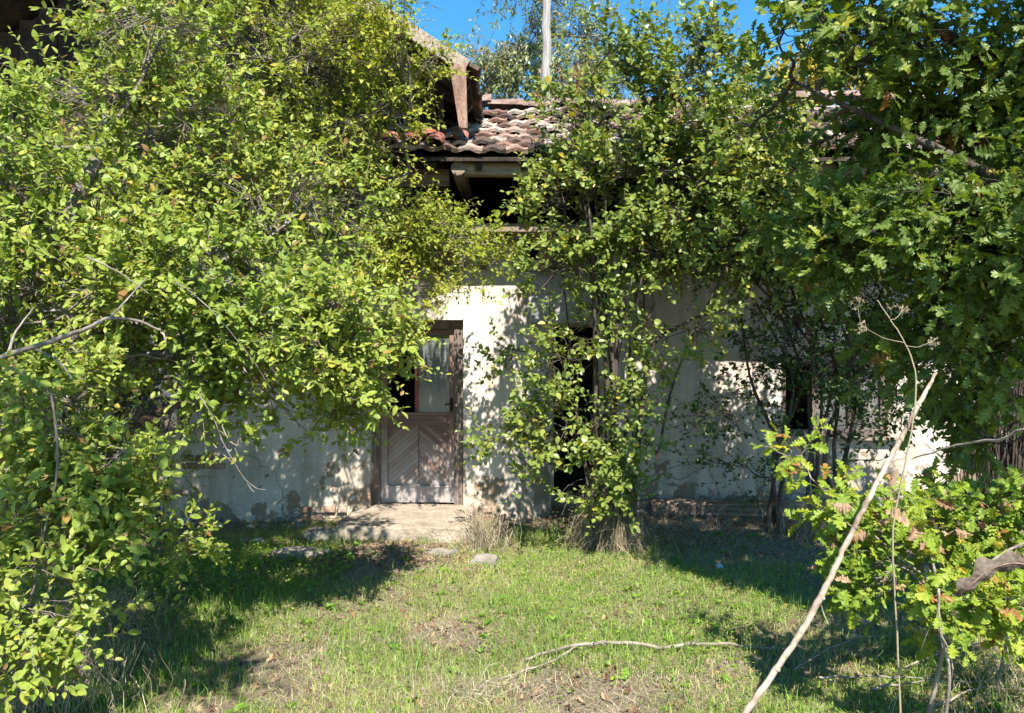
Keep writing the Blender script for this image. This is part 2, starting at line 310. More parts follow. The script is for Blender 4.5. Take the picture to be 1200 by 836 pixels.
    fs = N(nt, 'ShaderNodeMath', operation='ADD'); L.new(fl.outputs[0], fs.inputs[0]); L.new(fz.outputs[0], fs.inputs[1])
    fr = ramp(nt, [(.575, (0, 0, 0)), (.59, (1, 1, 1))]); L.new(fs.outputs[0], fr.inputs[0])
    fm = N(nt, 'ShaderNodeMix', data_type='RGBA', blend_type='MIX'); fm.inputs[7].default_value = (.27, .205, .145, 1); L.new(fr.outputs[0], fm.inputs[0]); L.new(m2.outputs[2], fm.inputs[6]); m2 = fm
    cf2 = N(nt, 'ShaderNodeMath', operation='ADD'); L.new(cf.outputs[0], cf2.inputs[0]); L.new(fr.outputs[0], cf2.inputs[1]); cf = cf2
    rb = ramp(nt, [(.3, (.86, .85, .84)), (.62, (1.06, 1.06, 1.06))]); L.new(b.outputs[0], rb.inputs[0])
    m3 = N(nt, 'ShaderNodeMix', data_type='RGBA', blend_type='MULTIPLY'); m3.inputs[0].default_value = 1; L.new(m2.outputs[2], m3.inputs[6]); L.new(rb.outputs[0], m3.inputs[7])
    p = N(nt, 'ShaderNodeBsdfPrincipled'); p.inputs['Roughness'].default_value = .95; p.inputs['Specular IOR Level'].default_value = .15
    L.new(m3.outputs[2], p.inputs['Base Color'])
    hb = N(nt, 'ShaderNodeMath', operation='SUBTRACT'); L.new(b.outputs[0], hb.inputs[0]); L.new(cf.outputs[0], hb.inputs[1])
    bp = N(nt, 'ShaderNodeBump'); bp.inputs['Strength'].default_value = .5; bp.inputs['Distance'].default_value = .012; L.new(hb.outputs[0], bp.inputs['Height'])
    bq = N(nt, 'ShaderNodeBump'); bq.inputs['Strength'].default_value = .4; bq.inputs['Distance'].default_value = .05; L.new(a.outputs[0], bq.inputs['Height']); L.new(bq.outputs[0], bp.inputs['Normal'])
    L.new(bp.outputs[0], p.inputs['Normal']); L.new(p.outputs[0], out.inputs[0])
    return m
M['plaster'] = plaster_mat()
def door_mat():
    """planks whose red-brown paint has washed out to grey towards the sill"""
    m, nt, out = newmat('washed_out_door_paint'); L = nt.links
    geo = N(nt, 'ShaderNodeNewGeometry'); sx = N(nt, 'ShaderNodeSeparateXYZ'); L.new(geo.outputs['Position'], sx.inputs[0])
    a = N(nt, 'ShaderNodeTexNoise'); a.inputs['Scale'].default_value = 7; a.inputs['Detail'].default_value = 10; L.new(geo.outputs['Position'], a.inputs[0])
    mr = N(nt, 'ShaderNodeMapRange'); mr.inputs[1].default_value = .25; mr.inputs[2].default_value = 1.0; L.new(sx.outputs[2], mr.inputs[0])
    ad = N(nt, 'ShaderNodeMath', operation='MULTIPLY_ADD'); ad.inputs[1].default_value = .9; ad.inputs[2].default_value = -.45; L.new(a.outputs[0], ad.inputs[0])
    sm = N(nt, 'ShaderNodeMath', operation='ADD'); L.new(mr.outputs[0], sm.inputs[0]); L.new(ad.outputs[0], sm.inputs[1]); sm.use_clamp = True
    at = N(nt, 'ShaderNodeAttribute', attribute_name='v'); av = N(nt, 'ShaderNodeMath', operation='MULTIPLY_ADD'); av.inputs[1].default_value = .75; av.inputs[2].default_value = -.37
    L.new(at.outputs['Fac'], av.inputs[0]); s2 = N(nt, 'ShaderNodeMath', operation='ADD'); s2.use_clamp = True; L.new(sm.outputs[0], s2.inputs[0]); L.new(av.outputs[0], s2.inputs[1])
    r = ramp(nt, [(0, (.34, .30, .28)), (.4, (.29, .23, .20)), (.75, (.25, .16, .125)), (1, (.16, .095, .075))]); L.new(s2.outputs[0], r.inputs[0])
    p = N(nt, 'ShaderNodeBsdfPrincipled'); p.inputs['Roughness'].default_value = .7; L.new(r.outputs[0], p.inputs['Base Color'])
    b = N(nt, 'ShaderNodeTexNoise'); b.inputs['Scale'].default_value = 60; b.inputs['Detail'].default_value = 6; L.new(geo.outputs['Position'], b.inputs[0])
    bp = N(nt, 'ShaderNodeBump'); bp.inputs['Strength'].default_value = .5; bp.inputs['Distance'].default_value = .006; L.new(b.outputs[0], bp.inputs['Height']); L.new(bp.outputs[0], p.inputs['Normal'])
    L.new(p.outputs[0], out.inputs[0]); return m
M['door'] = door_mat()
def glass_mat():
    m, nt, out = newmat('dusty_glass'); L = nt.links
    geo = N(nt, 'ShaderNodeNewGeometry')
    d = N(nt, 'ShaderNodeBsdfDiffuse'); g = N(nt, 'ShaderNodeBsdfGlossy'); g.inputs['Roughness'].default_value = .12
    t = N(nt, 'ShaderNodeBsdfTransparent')
    a = N(nt, 'ShaderNodeTexNoise'); a.inputs['Scale'].default_value = 9; a.inputs['Detail'].default_value = 8; L.new(geo.outputs['Position'], a.inputs[0])
    r = ramp(nt, [(.35, (.12, .12, .12)), (.7, (.22, .22, .22))]); L.new(a.outputs[0], r.inputs[0])
    d.inputs[0].default_value = (.34, .36, .36, 1)
    m1 = N(nt, 'ShaderNodeMixShader'); L.new(r.outputs[0], m1.inputs[0]); L.new(t.outputs[0], m1.inputs[1]); L.new(d.outputs[0], m1.inputs[2])
    m2 = N(nt, 'ShaderNodeMixShader'); m2.inputs[0].default_value = .06; L.new(m1.outputs[0], m2.inputs[1]); L.new(g.outputs[0], m2.inputs[2])
    L.new(m2.outputs[0], out.inputs[0]); return m
M['glass'] = glass_mat()
def lace_mat():
    m, nt, out = newmat('net_curtain'); L = nt.links
    geo = N(nt, 'ShaderNodeNewGeometry')
    mp = N(nt, 'ShaderNodeMapping'); L.new(geo.outputs['Position'], mp.inputs[0]); mp.inputs['Rotation'].default_value = (math.radians(90), 0, 0)
    br = N(nt, 'ShaderNodeTexBrick'); br.offset = 0; br.inputs['Scale'].default_value = 22; br.inputs['Mortar Size'].default_value = .06; br.inputs['Brick Width'].default_value = .5; br.inputs['Row Height'].default_value = .5
    br.inputs['Color1'].default_value = (.24, .26, .26, 1); br.inputs['Color2'].default_value = (.20, .22, .22, 1); br.inputs['Mortar'].default_value = (.13, .14, .145, 1)
    L.new(mp.outputs[0], br.inputs[0])
    p = N(nt, 'ShaderNodeBsdfPrincipled'); p.inputs['Roughness'].default_value = .9; L.new(br.outputs[0], p.inputs['Base Color']); L.new(p.outputs[0], out.inputs[0]); return m
M['lace'] = lace_mat()
def ground_mat():
    m, nt, out = newmat('soil'); L = nt.links
    geo = N(nt, 'ShaderNodeNewGeometry')
    a = N(nt, 'ShaderNodeTexNoise'); a.inputs['Scale'].default_value = 1.3; a.inputs['Detail'].default_value = 12; a.inputs['Roughness'].default_value = .75
    b = N(nt, 'ShaderNodeTexNoise'); b.inputs['Scale'].default_value = 45; b.inputs['Detail'].default_value = 8; b.inputs['Roughness'].default_value = .8
    L.new(geo.outputs['Position'], a.inputs[0]); L.new(geo.outputs['Position'], b.inputs[0])
    r = ramp(nt, [(.3, (.09, .075, .045)), (.5, (.20, .165, .105)), (.68, (.32, .265, .18))]); L.new(a.outputs[0], r.inputs[0])
    r2 = ramp(nt, [(.32, (.35, .35, .35)), (.68, (1.7, 1.6, 1.5))]); L.new(b.outputs[0], r2.inputs[0])
    mx = N(nt, 'ShaderNodeMix', data_type='RGBA', blend_type='MULTIPLY'); mx.inputs[0].default_value = 1; L.new(r.outputs[0], mx.inputs[6]); L.new(r2.outputs[0], mx.inputs[7])
    p = N(nt, 'ShaderNodeBsdfPrincipled'); p.inputs['Roughness'].default_value = .95; L.new(mx.outputs[2], p.inputs['Base Color'])
    bp = N(nt, 'ShaderNodeBump'); bp.inputs['Strength'].default_value = .9; bp.inputs['Distance'].default_value = .03; L.new(b.outputs[0], bp.inputs['Height']); L.new(bp.outputs[0], p.inputs['Normal'])
    L.new(p.outputs[0], out.inputs[0]); return m
M['ground'] = ground_mat()

# ------------------------------------------------------------------ ground
def gz(x, y):
    x = np.asarray(x, float); y = np.asarray(y, float)
    z = .02*np.sin(x*1.7+.6)*np.cos(y*1.3)+.015*np.sin(x*4.1+y*2.7)+.012*np.sin(y*5.3-x*3.1)
    z = z+np.exp(-((x-3.4)**2/1.5+(y-4.0)**2/2.0))*.06
    return z*np.where((np.abs(x) < 12) & (y < 14), 1, 0)-.02
def axis(a, b, st, far, nf): 
    m = np.arange(a, b+1e-6, st); l = a-np.geomspace(st*2, far, nf)[::-1]; r = b+np.geomspace(st*2, far, nf); return np.concatenate([l, m, r])
gx, gy = axis(-8, 8, .12, 220, 16), axis(1.5, 12, .12, 220, 16)
X, Y = np.meshgrid(gx, gy, indexing='ij'); Z = gz(X, Y); nx, ny = len(gx), len(gy)
i = (np.arange(nx-1)[:, None]*ny+np.arange(ny-1)[None]).ravel()
g = Geo(); g.add(np.stack([X, Y, Z], -1), np.stack([i, i+ny, i+ny+1, i+1], -1))
tag(g.build('ground', M['ground'], smooth=True), kind='structure')

# ------------------------------------------------------------------ the house
YF, YR = 8.2, 8.85
XL, XC = -6.4, P(604, 0, YF)[0]
XR = P(1125, 0, YR)[0]
house = empty('house', 'abandoned single-storey plastered house with a wooden door and red tiled roof behind the bushes', 'house', (0, YF, 0))
def wall_grid(g, pts, z0, z1, holes=(), th=.3, res=.09, amp=.012):
    """wavy plaster wall along the plan polyline pts (x,y); holes in running length u and z, with reveals"""
    pts = np.array(pts, float); seg = np.linalg.norm(np.diff(pts, axis=0), axis=1); cum = np.concatenate([[0], np.cumsum(seg)])
    def split(lo, hi, cuts):
        c = sorted(set([lo, hi]+[x for x in cuts if lo < x < hi])); out = []
        for a, b in zip(c[:-1], c[1:]):
            k = max(1, int(math.ceil((b-a)/res))); out += list(np.linspace(a, b, k+1)[:-1])
        return np.array(out+[hi])
    us = split(0, cum[-1], [h[0] for h in holes]+[h[1] for h in holes]+list(cum)); zs = split(z0, z1, [h[2] for h in holes]+[h[3] for h in holes])
    px = np.interp(us, cum, pts[:, 0]); py = np.interp(us, cum, pts[:, 1])
    nu, nz = len(us), len(zs); V = np.zeros((nu, nz, 3))
    for a in range(nu):
        for b in range(nz):
            n = noise.fractal(Vector((us[a]*1.1, 3.3, zs[b]*1.1)), 1, 2, 4)*amp*1.6
            V[a, b] = (px[a], py[a]-n-(.03*max(0, .35-zs[b])/.35), zs[b])
    q = []
    for a in range(nu-1):
        for b in range(nz-1):
            um, zm = (us[a]+us[a+1])/2, (zs[b]+zs[b+1])/2
            if any(h[0] < um < h[1] and h[2] < zm < h[3] for h in holes): continue
            i0 = a*nz+b; q.append([i0, i0+nz, i0+nz+1, i0+1])
    g.add(V, q)
    for h in holes:   # reveals
        x0 = np.interp(h[0], cum, pts[:, 0]); y0 = np.interp(h[0], cum, pts[:, 1]); x1 = np.interp(h[1], cum, pts[:, 0]); y1 = np.interp(h[1], cum, pts[:, 1])
        e = -.03
        ring = [(x0, y0, h[2]), (x1, y1, h[2]), (x1, y1, h[3]), (x0, y0, h[3])]
        v = [(a, b-.0+e*0, c) for a, b, c in ring]+[(a, b+th, c) for a, b, c in ring]
        g.add(v, [[0, 1, 5, 4], [1, 2, 6, 5], [2, 3, 7, 6], [3, 0, 4, 7]])
# openings
DX0, DX1, DZ0, DZ1 = P(434, 0, YF)[0], P(543, 0, YF)[0], .13, CAMZ-(375-HOR)/FPX*YF
WLx0, WLx1 = P(128, 0, YF)[0], P(222, 0, YF)[0]; WLz0, WLz1 = CAMZ-(502-HOR)/FPX*YF, CAMZ-(405-HOR)/FPX*YF
WX0, WX1 = P(917, 0, YR)[0], P(1044, 0, YR)[0]; WZ0, WZ1 = CAMZ-(512-HOR)/FPX*YR, CAMZ-(372-HOR)/FPX*YR
g = Geo()
wall_grid(g, [(XL, YF), (XC, YF)], -.1, 2.84, [(WLx0-XL, WLx1-XL, WLz0, WLz1), (DX0-XL, DX1-XL, DZ0-.03, DZ1)])
# splayed corner of the pier, running back to the recessed wall
wall_grid(g, [(XC, YF), (XC+.36, YF+.30)], -.1, 2.56)
# recess: a dark doorway, then the right wall
OX0, OX1 = .46, .92
wall_grid(g, [(XC+.36, YR), (XR, YR)], -.1, 2.86, [(OX0-XC-.36, OX1-XC-.36, .1, 1.98), (WX0-XC-.36, WX1-XC-.36, WZ0, WZ1)], res=.11)
g.build('wall', M['plaster'], house, smooth=True)
g = Geo()   # pier cheek, side and back walls, inner room
g.box(XC+.36, XC+.38, YF+.30, YR-.005, -.1, 2.56); g.box(XL-.02, XL+.2, YF+.02, 12.4, -.1, 2.84)
g.box(XR-.25, XR-.002, YR+.02, 12.4, -.1, 3.4); g.box(XL-.02, XR, 12.4, 12.6, -.1, 3.5)
g.build('wall', M['plaster'], house)
g = Geo()
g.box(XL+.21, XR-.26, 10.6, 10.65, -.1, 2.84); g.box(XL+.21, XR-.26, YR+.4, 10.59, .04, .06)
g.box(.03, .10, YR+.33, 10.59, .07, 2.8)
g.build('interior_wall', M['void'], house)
# lintel over the recess: wall plaster with its shade painted in as grey
lz1, lz0 = CAMZ-(318-HOR)/FPX*8.3, CAMZ-(379-HOR)/FPX*8.3
g = Geo(); g.beam((P(606, 0, 8.3)[0], 8.46, (lz0+lz1)/2), (P(745, 0, 8.3)[0], 8.46, (lz0+lz1)/2), .34, lz1-lz0, bev=.012)
g.build('lintel', M['shaded_plaster'], house)
# loft floor edge, eave beams, strut, post
g = Geo()
g.beam((P(520, 0, 7.8)[0], 7.86, 2.905), (XR+.1, 7.86, 2.885), .12, .085, bev=.006, segs=8, wob=.004)
g.beam((P(520, 0, 7.8)[0], 7.97, 2.84), (XR+.1, 7.97, 2.83), .10, .05, a=.3)
g.build('loft_beam', M['wood'], house)
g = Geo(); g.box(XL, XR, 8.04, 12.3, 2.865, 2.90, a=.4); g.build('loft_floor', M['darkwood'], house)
g = Geo(); g.beam((P(543, 0, 7.5)[0], 7.55, 3.405), (XR+.25, 7.55, 3.39), .14, .115, bev=.01, segs=10, wob=.005, a=.9); g.build('eave_beam', M['wood'], house)
g = Geo(); lp = [P(537, 197, 7.42)+[0, 0, 0], P(537, 197, 7.42)+[0, 1.2, .02]]; g.limb(lp, [.068, .07], 11, 5); g.build('rafter_end', M['wood'], house)
g = Geo(); g.beam((-1.35, 7.7, 3.36), (-.60, 7.7, 3.36), .05, .16, a=.2); g.build('soffit_board', M['wood'], house)
g = Geo(); s0, s1 = P(652, 270, 7.9), P(634, 312, 8.25); g.beam(s0, s1, .13, .15, up=(1, 0, 0), bev=.01, a=.2); g.build('strut', M['barge'], house)
g = Geo(); s0 = P(668, 275, 8.05); g.box(s0[0]-.045, s0[0]+.045, 7.92, 8.4, 2.72, 2.81, a=.2); g.build('joist', M['darkwood'], house)
g = Geo(); g.limb([(P(722, 0, 7.95)[0], 7.98, -.05), (P(725, 0, 7.95)[0], 7.98, 1.3), (P(727, 0, 7.95)[0], 7.98, 2.79)], [.075, .065, .06], 10, 14, .004); g.build('post', M['woodv'], house)
# tiled roof
def tiles(g, origin, along, up, nu, nv, tw=.215, th=.33, lift=.032, jit=1.0, amin=0, amax=1, gap=0):
    origin, along, up = np.array(origin, float), nrm(np.array(along, float)), nrm(np.array(up, float)); n = np.cross(along, up)
    xs = np.linspace(0, 1, 8); prof = np.array([.0, .008, .022, .028, .022, .008, .002, .012])
    for a in range(nu):
        for b in range(nv):
            if rng.random() < gap: continue
            sag = -.05*math.sin(math.pi*b/nv)*math.sin(a*.23)**2-.03*math.sin(a*.31)
            ro = rng.normal(0, .045*jit); h0 = rng.normal(0, .011*jit); sh = rng.normal(0, .012*jit); sl_ = rng.normal(0, .02*jit)
            v = []
            for e, (dy, dz) in enumerate([(-.03, lift+.004), (th+.02, .0), (-.03, lift-.030), (th+.02, -.014)]):
                for x, pz in zip(xs, prof):
                    u = (x-.5)*tw*1.04; vv = dy+sh+u*ro
                    v.append(origin+along*((a+.5+(.0 if b % 2 == 0 else .5))*tw+u)+up*(b*th*.88+vv)+n*(pz*1.0+dz+h0+sag+sl_*u*3))
            q = [[k, k+1, 9+k, 8+k] for k in range(7)]+[[16+k, 24+k, 25+k, 17+k] for k in range(7)]+[[k, 16+k, 17+k, k+1] for k in range(7)]+[[0, 8, 24, 16], [7, 23, 31, 15]]
            g.add(v, q, a=rng.uniform(amin, amax)**1.2)
zE, yE, zRd, yRd = 3.47, 7.36, 4.68, 9.9
sl_up = np.array([0, yRd-yE, zRd-zE]); Ls = np.linalg.norm(sl_up)
g = Geo(); x_st = -1.35
tiles(g, (x_st, yE, zE+.075), (1, 0, 0), sl_up, int((XR+.45-x_st)/.215), int(Ls/(.33*.88)), gap=.012)
roof = g.build('roof', M['tile'], house)
g = Geo()
g.add([(x_st, yE, zE), (XR+.4, yE, zE), (XR+.4, yRd, zRd), (x_st, yRd, zRd), (x_st, yE, zE-.03), (XR+.4, yE, zE-.03), (XR+.4, yRd, zRd-.03), (x_st, yRd, zRd-.03)],
      [[0, 1, 2, 3], [4, 7, 6, 5], [0, 4, 5, 1], [1, 5, 6, 2], [0, 3, 7, 4]])
g.add([(x_st, yRd, zRd), (XR+.4, yRd, zRd), (XR+.4, 13.0, 3.3), (x_st, 13.0, 3.3)], [[0, 1, 2, 3]])
g.add([(XR-.1, YR, 3.3), (XR-.1, 12.5, 3.3), (XR-.1, yRd, 4.6)], t=[[0, 1, 2]])
for k in range(16):   # battens and rafters seen from below
    xx = x_st+.2+k*.42
    g.beam((xx, yE+.06, zE-.065), (xx, yRd, zRd-.07), .06, .07)
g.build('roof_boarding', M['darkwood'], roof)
g = Geo()
for k in range(17):
    xx = x_st+.1+k*.385
    rz = rng.normal(0, .07); c = np.array([xx, yRd, zRd+.085+rng.normal(0, .018)-.03*math.sin(k*.4)]); th = np.linspace(0, math.pi, 8)
    v = [c+[l*.2, .13*math.cos(t)*(1+.06*l), .095*math.sin(t)*(1+.16*l)+rz*l*.2] for l in (-1, 1.15) for t in th]
    g.add(v, [[k2, k2+1, 9+k2, 8+k2] for k2 in range(7)], a=rng.random())
g.build('ridge_tile', M['ridge'], roof, smooth=True)
# a few newer red tiles at the left end of the eave
g = Geo()
for u, vv in ((-.72, .0), (-.93, .02), (-.50, .22), (-1.15, .01), (-.80, .24)):
    d = nrm(sl_up); o_ = np.array([u, yE-.03, zE+.12])+d*vv; nn = np.array([0, -d[2], d[1]])
    th = np.linspace(0, math.pi, 8)
    v = [o_+np.array([.085*math.cos(t), 0, 0])+nn*(.05*math.sin(t))+d*l for l in (0, .36) for t in th]
    g.add(v, [[k, 8+k, 9+k, k+1] for k in range(7)])
g.build('roof_patch', M['redtile'], roof, smooth=True)
# left block: higher gable facing the yard, its right eave running back over the lower roof
g = Geo()
ex, ez, rx_, rz_, y0, y1 = -.40, 4.33, -3.5, 6.27, 7.38, 12.6
lx = 2*rx_-ex
for (a, az, b, bz) in ((ex, ez, rx_, rz_), (lx, ez, rx_, rz_)):
    g.add([(a, y0, az-.06), (b, y0, bz-.06), (b, y1, bz-.06), (a, y1, az-.06), (a, y0, az-.1), (b, y0, bz-.1), (b, y1, bz-.1), (a, y1, az-.1)], [[0, 1, 2, 3], [7, 6, 5, 4], [0, 4, 5, 1], [0, 3, 7, 4], [3, 2, 6, 7]])
for k in range(9):
    yy = y0+.25+k*.6
    g.beam((ex-.03, yy, ez-.15), (rx_, yy, rz_-.15), .07, .09)
roof2 = Geo(); tiles(roof2, (ex+.05, y0-.02, ez-.04), (0, 1, 0), (rx_-ex, 0, rz_-ez), 24, 12, amax=.45)
rf2 = roof2.build('roof', M['tile'], house)
g.build('roof_boarding', M['darkwood'], rf2)
g = Geo()
d = nrm(np.array([rx_-ex, 0, rz_-ez])); b0 = np.array([ex-.02, y0-.03, ez-.02]); b1 = np.array([rx_, y0-.03, rz_-.02])
g.beam(b0, b1, .035, .13, up=(0, 0, 1), bev=.005, segs=14, wob=.009, a=.7)
g.build('bargeboard', M['barkboard'], rf2)
g = Geo()   # fascia end board hanging at the corner
for (x0, x1, x2, x3, yy, z0, z1, a) in ((ex-.17, ex-.02, ex-.08, ex-.005, y0-.07, ez-.60, ez-.02, .5),):
    v = [(x2, yy, z0), (x3, yy, z0), (x1, yy, z1), (x0, yy, z1), (x2, yy+.04, z0), (x3, yy+.04, z0), (x1, yy+.04, z1), (x0, yy+.04, z1)]
    g.add(v, [[0, 1, 2, 3], [5, 4, 7, 6], [0, 4, 5, 1], [1, 5, 6, 2], [2, 6, 7, 3], [3, 7, 4, 0]])
g.build('fascia_board', M['barge'], rf2)
g = Geo()   # boarded gable, in the shade of the overhang
for k in range(30):
    xx = XL+.1+k*.2
    if xx > -.75: break
    top = rz_-.2-abs(xx+.1-rx_)*(rz_-ez)/(ex-rx_)
    g.box(xx, xx+.19, YF+.12, YF+.15, 2.91, max(top, 3.0), a=rng.random())
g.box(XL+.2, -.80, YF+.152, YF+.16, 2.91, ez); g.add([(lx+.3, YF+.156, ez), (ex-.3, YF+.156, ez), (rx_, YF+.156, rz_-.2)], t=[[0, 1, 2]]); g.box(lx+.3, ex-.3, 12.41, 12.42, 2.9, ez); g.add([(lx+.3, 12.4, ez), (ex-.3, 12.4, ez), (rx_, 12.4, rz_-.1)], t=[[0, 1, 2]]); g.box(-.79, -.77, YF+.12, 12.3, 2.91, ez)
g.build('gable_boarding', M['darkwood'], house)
# ---- door
YD = YF+.13
door = None
g = Geo(); fx = .085
g.beam((DX0+.035, YD, DZ0), (DX0+.035, YD, DZ1), .10, .07, up=(0, 1, 0)); 
g.beam((DX1-.05, YD, DZ0-.02), (DX1-.05, YD, DZ1), .10, .10, up=(0, 1, 0))
g.beam((DX0, YD, DZ1-.045), (DX1, YD, DZ1-.045), .09, .09)
dfr = g.build('door_frame', M['doorframe'], house)
lx0, lx1, lz0_, lz1_ = DX0+.085, DX1-.10, DZ0+.005, DZ1-.09
railz = CAMZ-(488-HOR)/FPX*YD
g = Geo(); yl = YD+.02
for xx in (lx0+.035, lx1-.025): g.beam((xx, yl, lz0_), (xx, yl, lz1_), .055 if xx > -1 else .07, .045, up=(0, 1, 0), a=.3)
g.beam((lx0+.07, yl, lz0_+.08), (lx1-.052, yl, lz0_+.08), .04, .16, a=0)
g.beam((lx0+.07, yl-.012, lz0_+.165), (lx1-.052, yl-.012, lz0_+.165), .03, .018, a=0)
g.beam((lx0+.07, yl, railz), (lx1-.052, yl, railz), .045, .075, a=.7); g.beam((lx0+.06, yl-.03, railz+.03), (lx1-.04, yl-.03, railz+.03), .03, .02, a=.2)
g.beam((lx0+.07, yl+.002, railz-.068), (lx1-.052, yl+.002, railz-.068), .045, .062, a=1.0)
g.beam((lx0+.07, yl, lz1_-.03), (lx1-.052, yl, lz1_-.03), .04, .05, a=.4)
door = g.build('door', M['door'], house)
# herringbone boards: planks rising to the middle
g = Geo(); px0, px1, pz0, pz1 = lx0+.072, lx1-.054, lz0_+.16, railz-.1
cx = (px0+px1)/2; yb = yl+.006; pw = .042
def clip_poly(poly, f):
    out = []
    for i in range(len(poly)):
        a, b = poly[i], poly[(i+1) % len(poly)]; fa, fb = f(a), f(b)
        if fa >= 0: out.append(a)
        if fa*fb < 0: t = fa/(fa-fb); out.append(tuple(np.array(a)+(np.array(b)-np.array(a))*t))
    return out
for side in (-1, 1):
    hw = (px1-px0)/2; sl45 = .85
    k0 = pz0-hw*sl45
    k = k0
    while k < pz1+hw:
        # plank centred on line z = k - sl45*|x|... rises towards the middle
        zc = k; th_ = pw*.95*math.sqrt(1+sl45**2)
        poly = [(0, zc+hw*sl45), (hw, zc), (hw, zc+th_), (0, zc+hw*sl45+th_)]
        for f in (lambda p: p[1]-pz0, lambda p: pz1-p[1], lambda p: p[0]-.002, lambda p: hw-p[0]):
            if len(poly) > 2: poly = clip_poly(poly, f)
        if len(poly) > 2:
            n_ = len(poly); a = rng.random(); yo = rng.normal(0, .0012)
            c_ = np.mean(poly, axis=0)
            inn = [tuple(np.array(p)+(c_-np.array(p))*.014) for p in poly]
            v = [(cx+side*x, yb+yo, z) for x, z in inn]+[(cx+side*x, yb+.009, z) for x, z in poly]
            t = [[0, i_, i_+1] for i_ in range(1, n_-1)]; q = [[i_, (i_+1) % n_, n_+(i_+1) % n_, n_+i_] for i_ in range(n_)]
            g.add(v, q, t, a=a)
        k += pw*math.sqrt(1+sl45**2)
g.build('herringbone_panel', M['door'], door)
g = Geo(); g.box(px0-.01, px1+.01, yb+.007, yb+.016, pz0-.01, pz1+.01); g.build('panel_back', M['darkwood'], door)
gz0, gz1 = railz+.04, lz1_-.055; mx_ = P(488, 0, YD)[0]
g = Geo(); g.beam((mx_, yl, gz0), (mx_, yl, gz1), .035, .04, up=(0, 1, 0)); g.build('glazing_bar', M['red_mull'], door)
g = Geo(); g.box(mx_+.018, px1+.005, yl+.004, yl+.007, gz0-.005, gz1+.005); g.build('pane', M['glass'], door)
g = Geo(); n_ = 40; xs = np.linspace(mx_+.02, px1+.02, n_); v = []
for zz in np.linspace(gz0-.02, gz1-.06, 10):
    for j, xx in enumerate(xs): v.append((xx, yl+.035+.006*math.sin(j*1.1+zz*.7), zz+.004*math.sin(j*.5)))
v = np.array(v); q = [[r_*n_+c_, r_*n_+c_+1, (r_+1)*n_+c_+1, (r_+1)*n_+c_] for r_ in range(9) for c_ in range(n_-1)]
g.add(v, q); g.build('net_curtain', M['lace'], door, smooth=True)
g = Geo(); g.limb([(lx1-.03, yl-.03, railz+.13), (lx1-.03, yl-.07, railz+.13), (lx1-.10, yl-.075, railz+.125)], [.008, .009, .007], 8, 9); g.box(lx1-.047, lx1-.013, yl-.028, yl-.022, railz+.05, railz+.19); g.build('handle', M['darkwood'], door)
# ---- right window
def make_window(x0, x1, z0, z1, yy, nm, rows=2):
    g = Geo(); w = .07
    g.beam((x0+w/2, yy, z0), (x0+w/2, yy, z1), w, .08, up=(0, 1, 0), a=.3); g.beam((x1-w/2, yy, z0), (x1-w/2, yy, z1), w, .08, up=(0, 1, 0), a=.4)
    g.beam((x0, yy, z1-w/2), (x1, yy, z1-w/2), .078, w, a=.3); g.beam((x0, yy, z0+w/2), (x1, yy, z0+w/2), .078, w, a=.5)
    for k in range(1, nm): 
        xx = x0+(x1-x0)*k/nm; g.beam((xx, yy-.004, z0+w), (xx, yy-.004, z1-w), .06, .06, up=(0, 1, 0), a=.2)
    win = g.build('window', M['doorframe'], house)
    for k in range(nm):
        a, b = x0+(x1-x0)*k/nm+.05, x0+(x1-x0)*(k+1)/nm-.05
        zt = z0+w+(z1-z0-2*w)*.64
        h = Geo(); h.beam((a, yy, zt), (b, yy, zt), .035, .03, a=.2); h.build('transom', M['doorframe'], win)
        h = Geo(); h.box(a-.01, b+.01, yy+.003, yy+.006, zt+.012, z1-w+.01); h.build('pane', M['glass'], win)
        if k != 0 or nm == 1: h = Geo(); h.box(a-.01, b+.01, yy+.003, yy+.006, z0+w-.01, zt-.012); h.build('pane', M['glass'], win)
    h = Geo(); h.beam((x0-.06, yy-.10, z0-.018), (x1+.06, yy-.10, z0-.018), .26, .035, bev=.006, segs=4, wob=.002); h.build('sill', M['concrete'], win)
    return win
wr = make_window(WX0, WX1, WZ0, WZ1, YR+.14, 3)
wl = make_window(WLx0, WLx1, WLz0, WLz1, YF+.14, 1)
def sheet(g, x0, x1, z0, z1, yy, nxx=24, amp=.02, frq=2.3):
    xs = np.linspace(x0, x1, nxx); v = [(x, yy+amp*math.sin(j*frq*.5), z+.01*math.sin(j)) for z in np.linspace(z0, z1, 6) for j, x in enumerate(xs)]
    g.add(v, [[r_*nxx+c_, r_*nxx+c_+1, (r_+1)*nxx+c_+1, (r_+1)*nxx+c_] for r_ in range(5) for c_ in range(nxx-1)])
h = Geo(); sheet(h, WX1-.30, WX1-.06, WZ0+.05, WZ1-.1, YR+.24); h.build('curtain', M['cloth'], wr, smooth=True)
h = Geo(); sheet(h, WX0+.46, WX0+.58, WZ0+.05, WZ0+.55, YR+.25, 12); h.build('curtain', M['cloth'], wr, smooth=True)
def blob(g, c, r, seed=0, sub=3, amp=.18, fr=1.6, flat=None, a=.5):
    import bmesh
    bm = bmesh.new(); bmesh.ops.create_icosphere(bm, subdivisions=sub, radius=1); v = np.array([x.co[:] for x in bm.verts]); t = [[w.index for w in f.verts] for f in bm.faces]; bm.free()
    o = []
    for p in v:
        k = 1+amp*noise.fractal(Vector(p*fr+seed*3.7), .9, 2, 4)
        q_ = p*k
        if flat: q_[2] = max(q_[2], -flat)
        o.append(np.array(c)+q_*np.array(r))
    g.add(o, t=t, a=a)
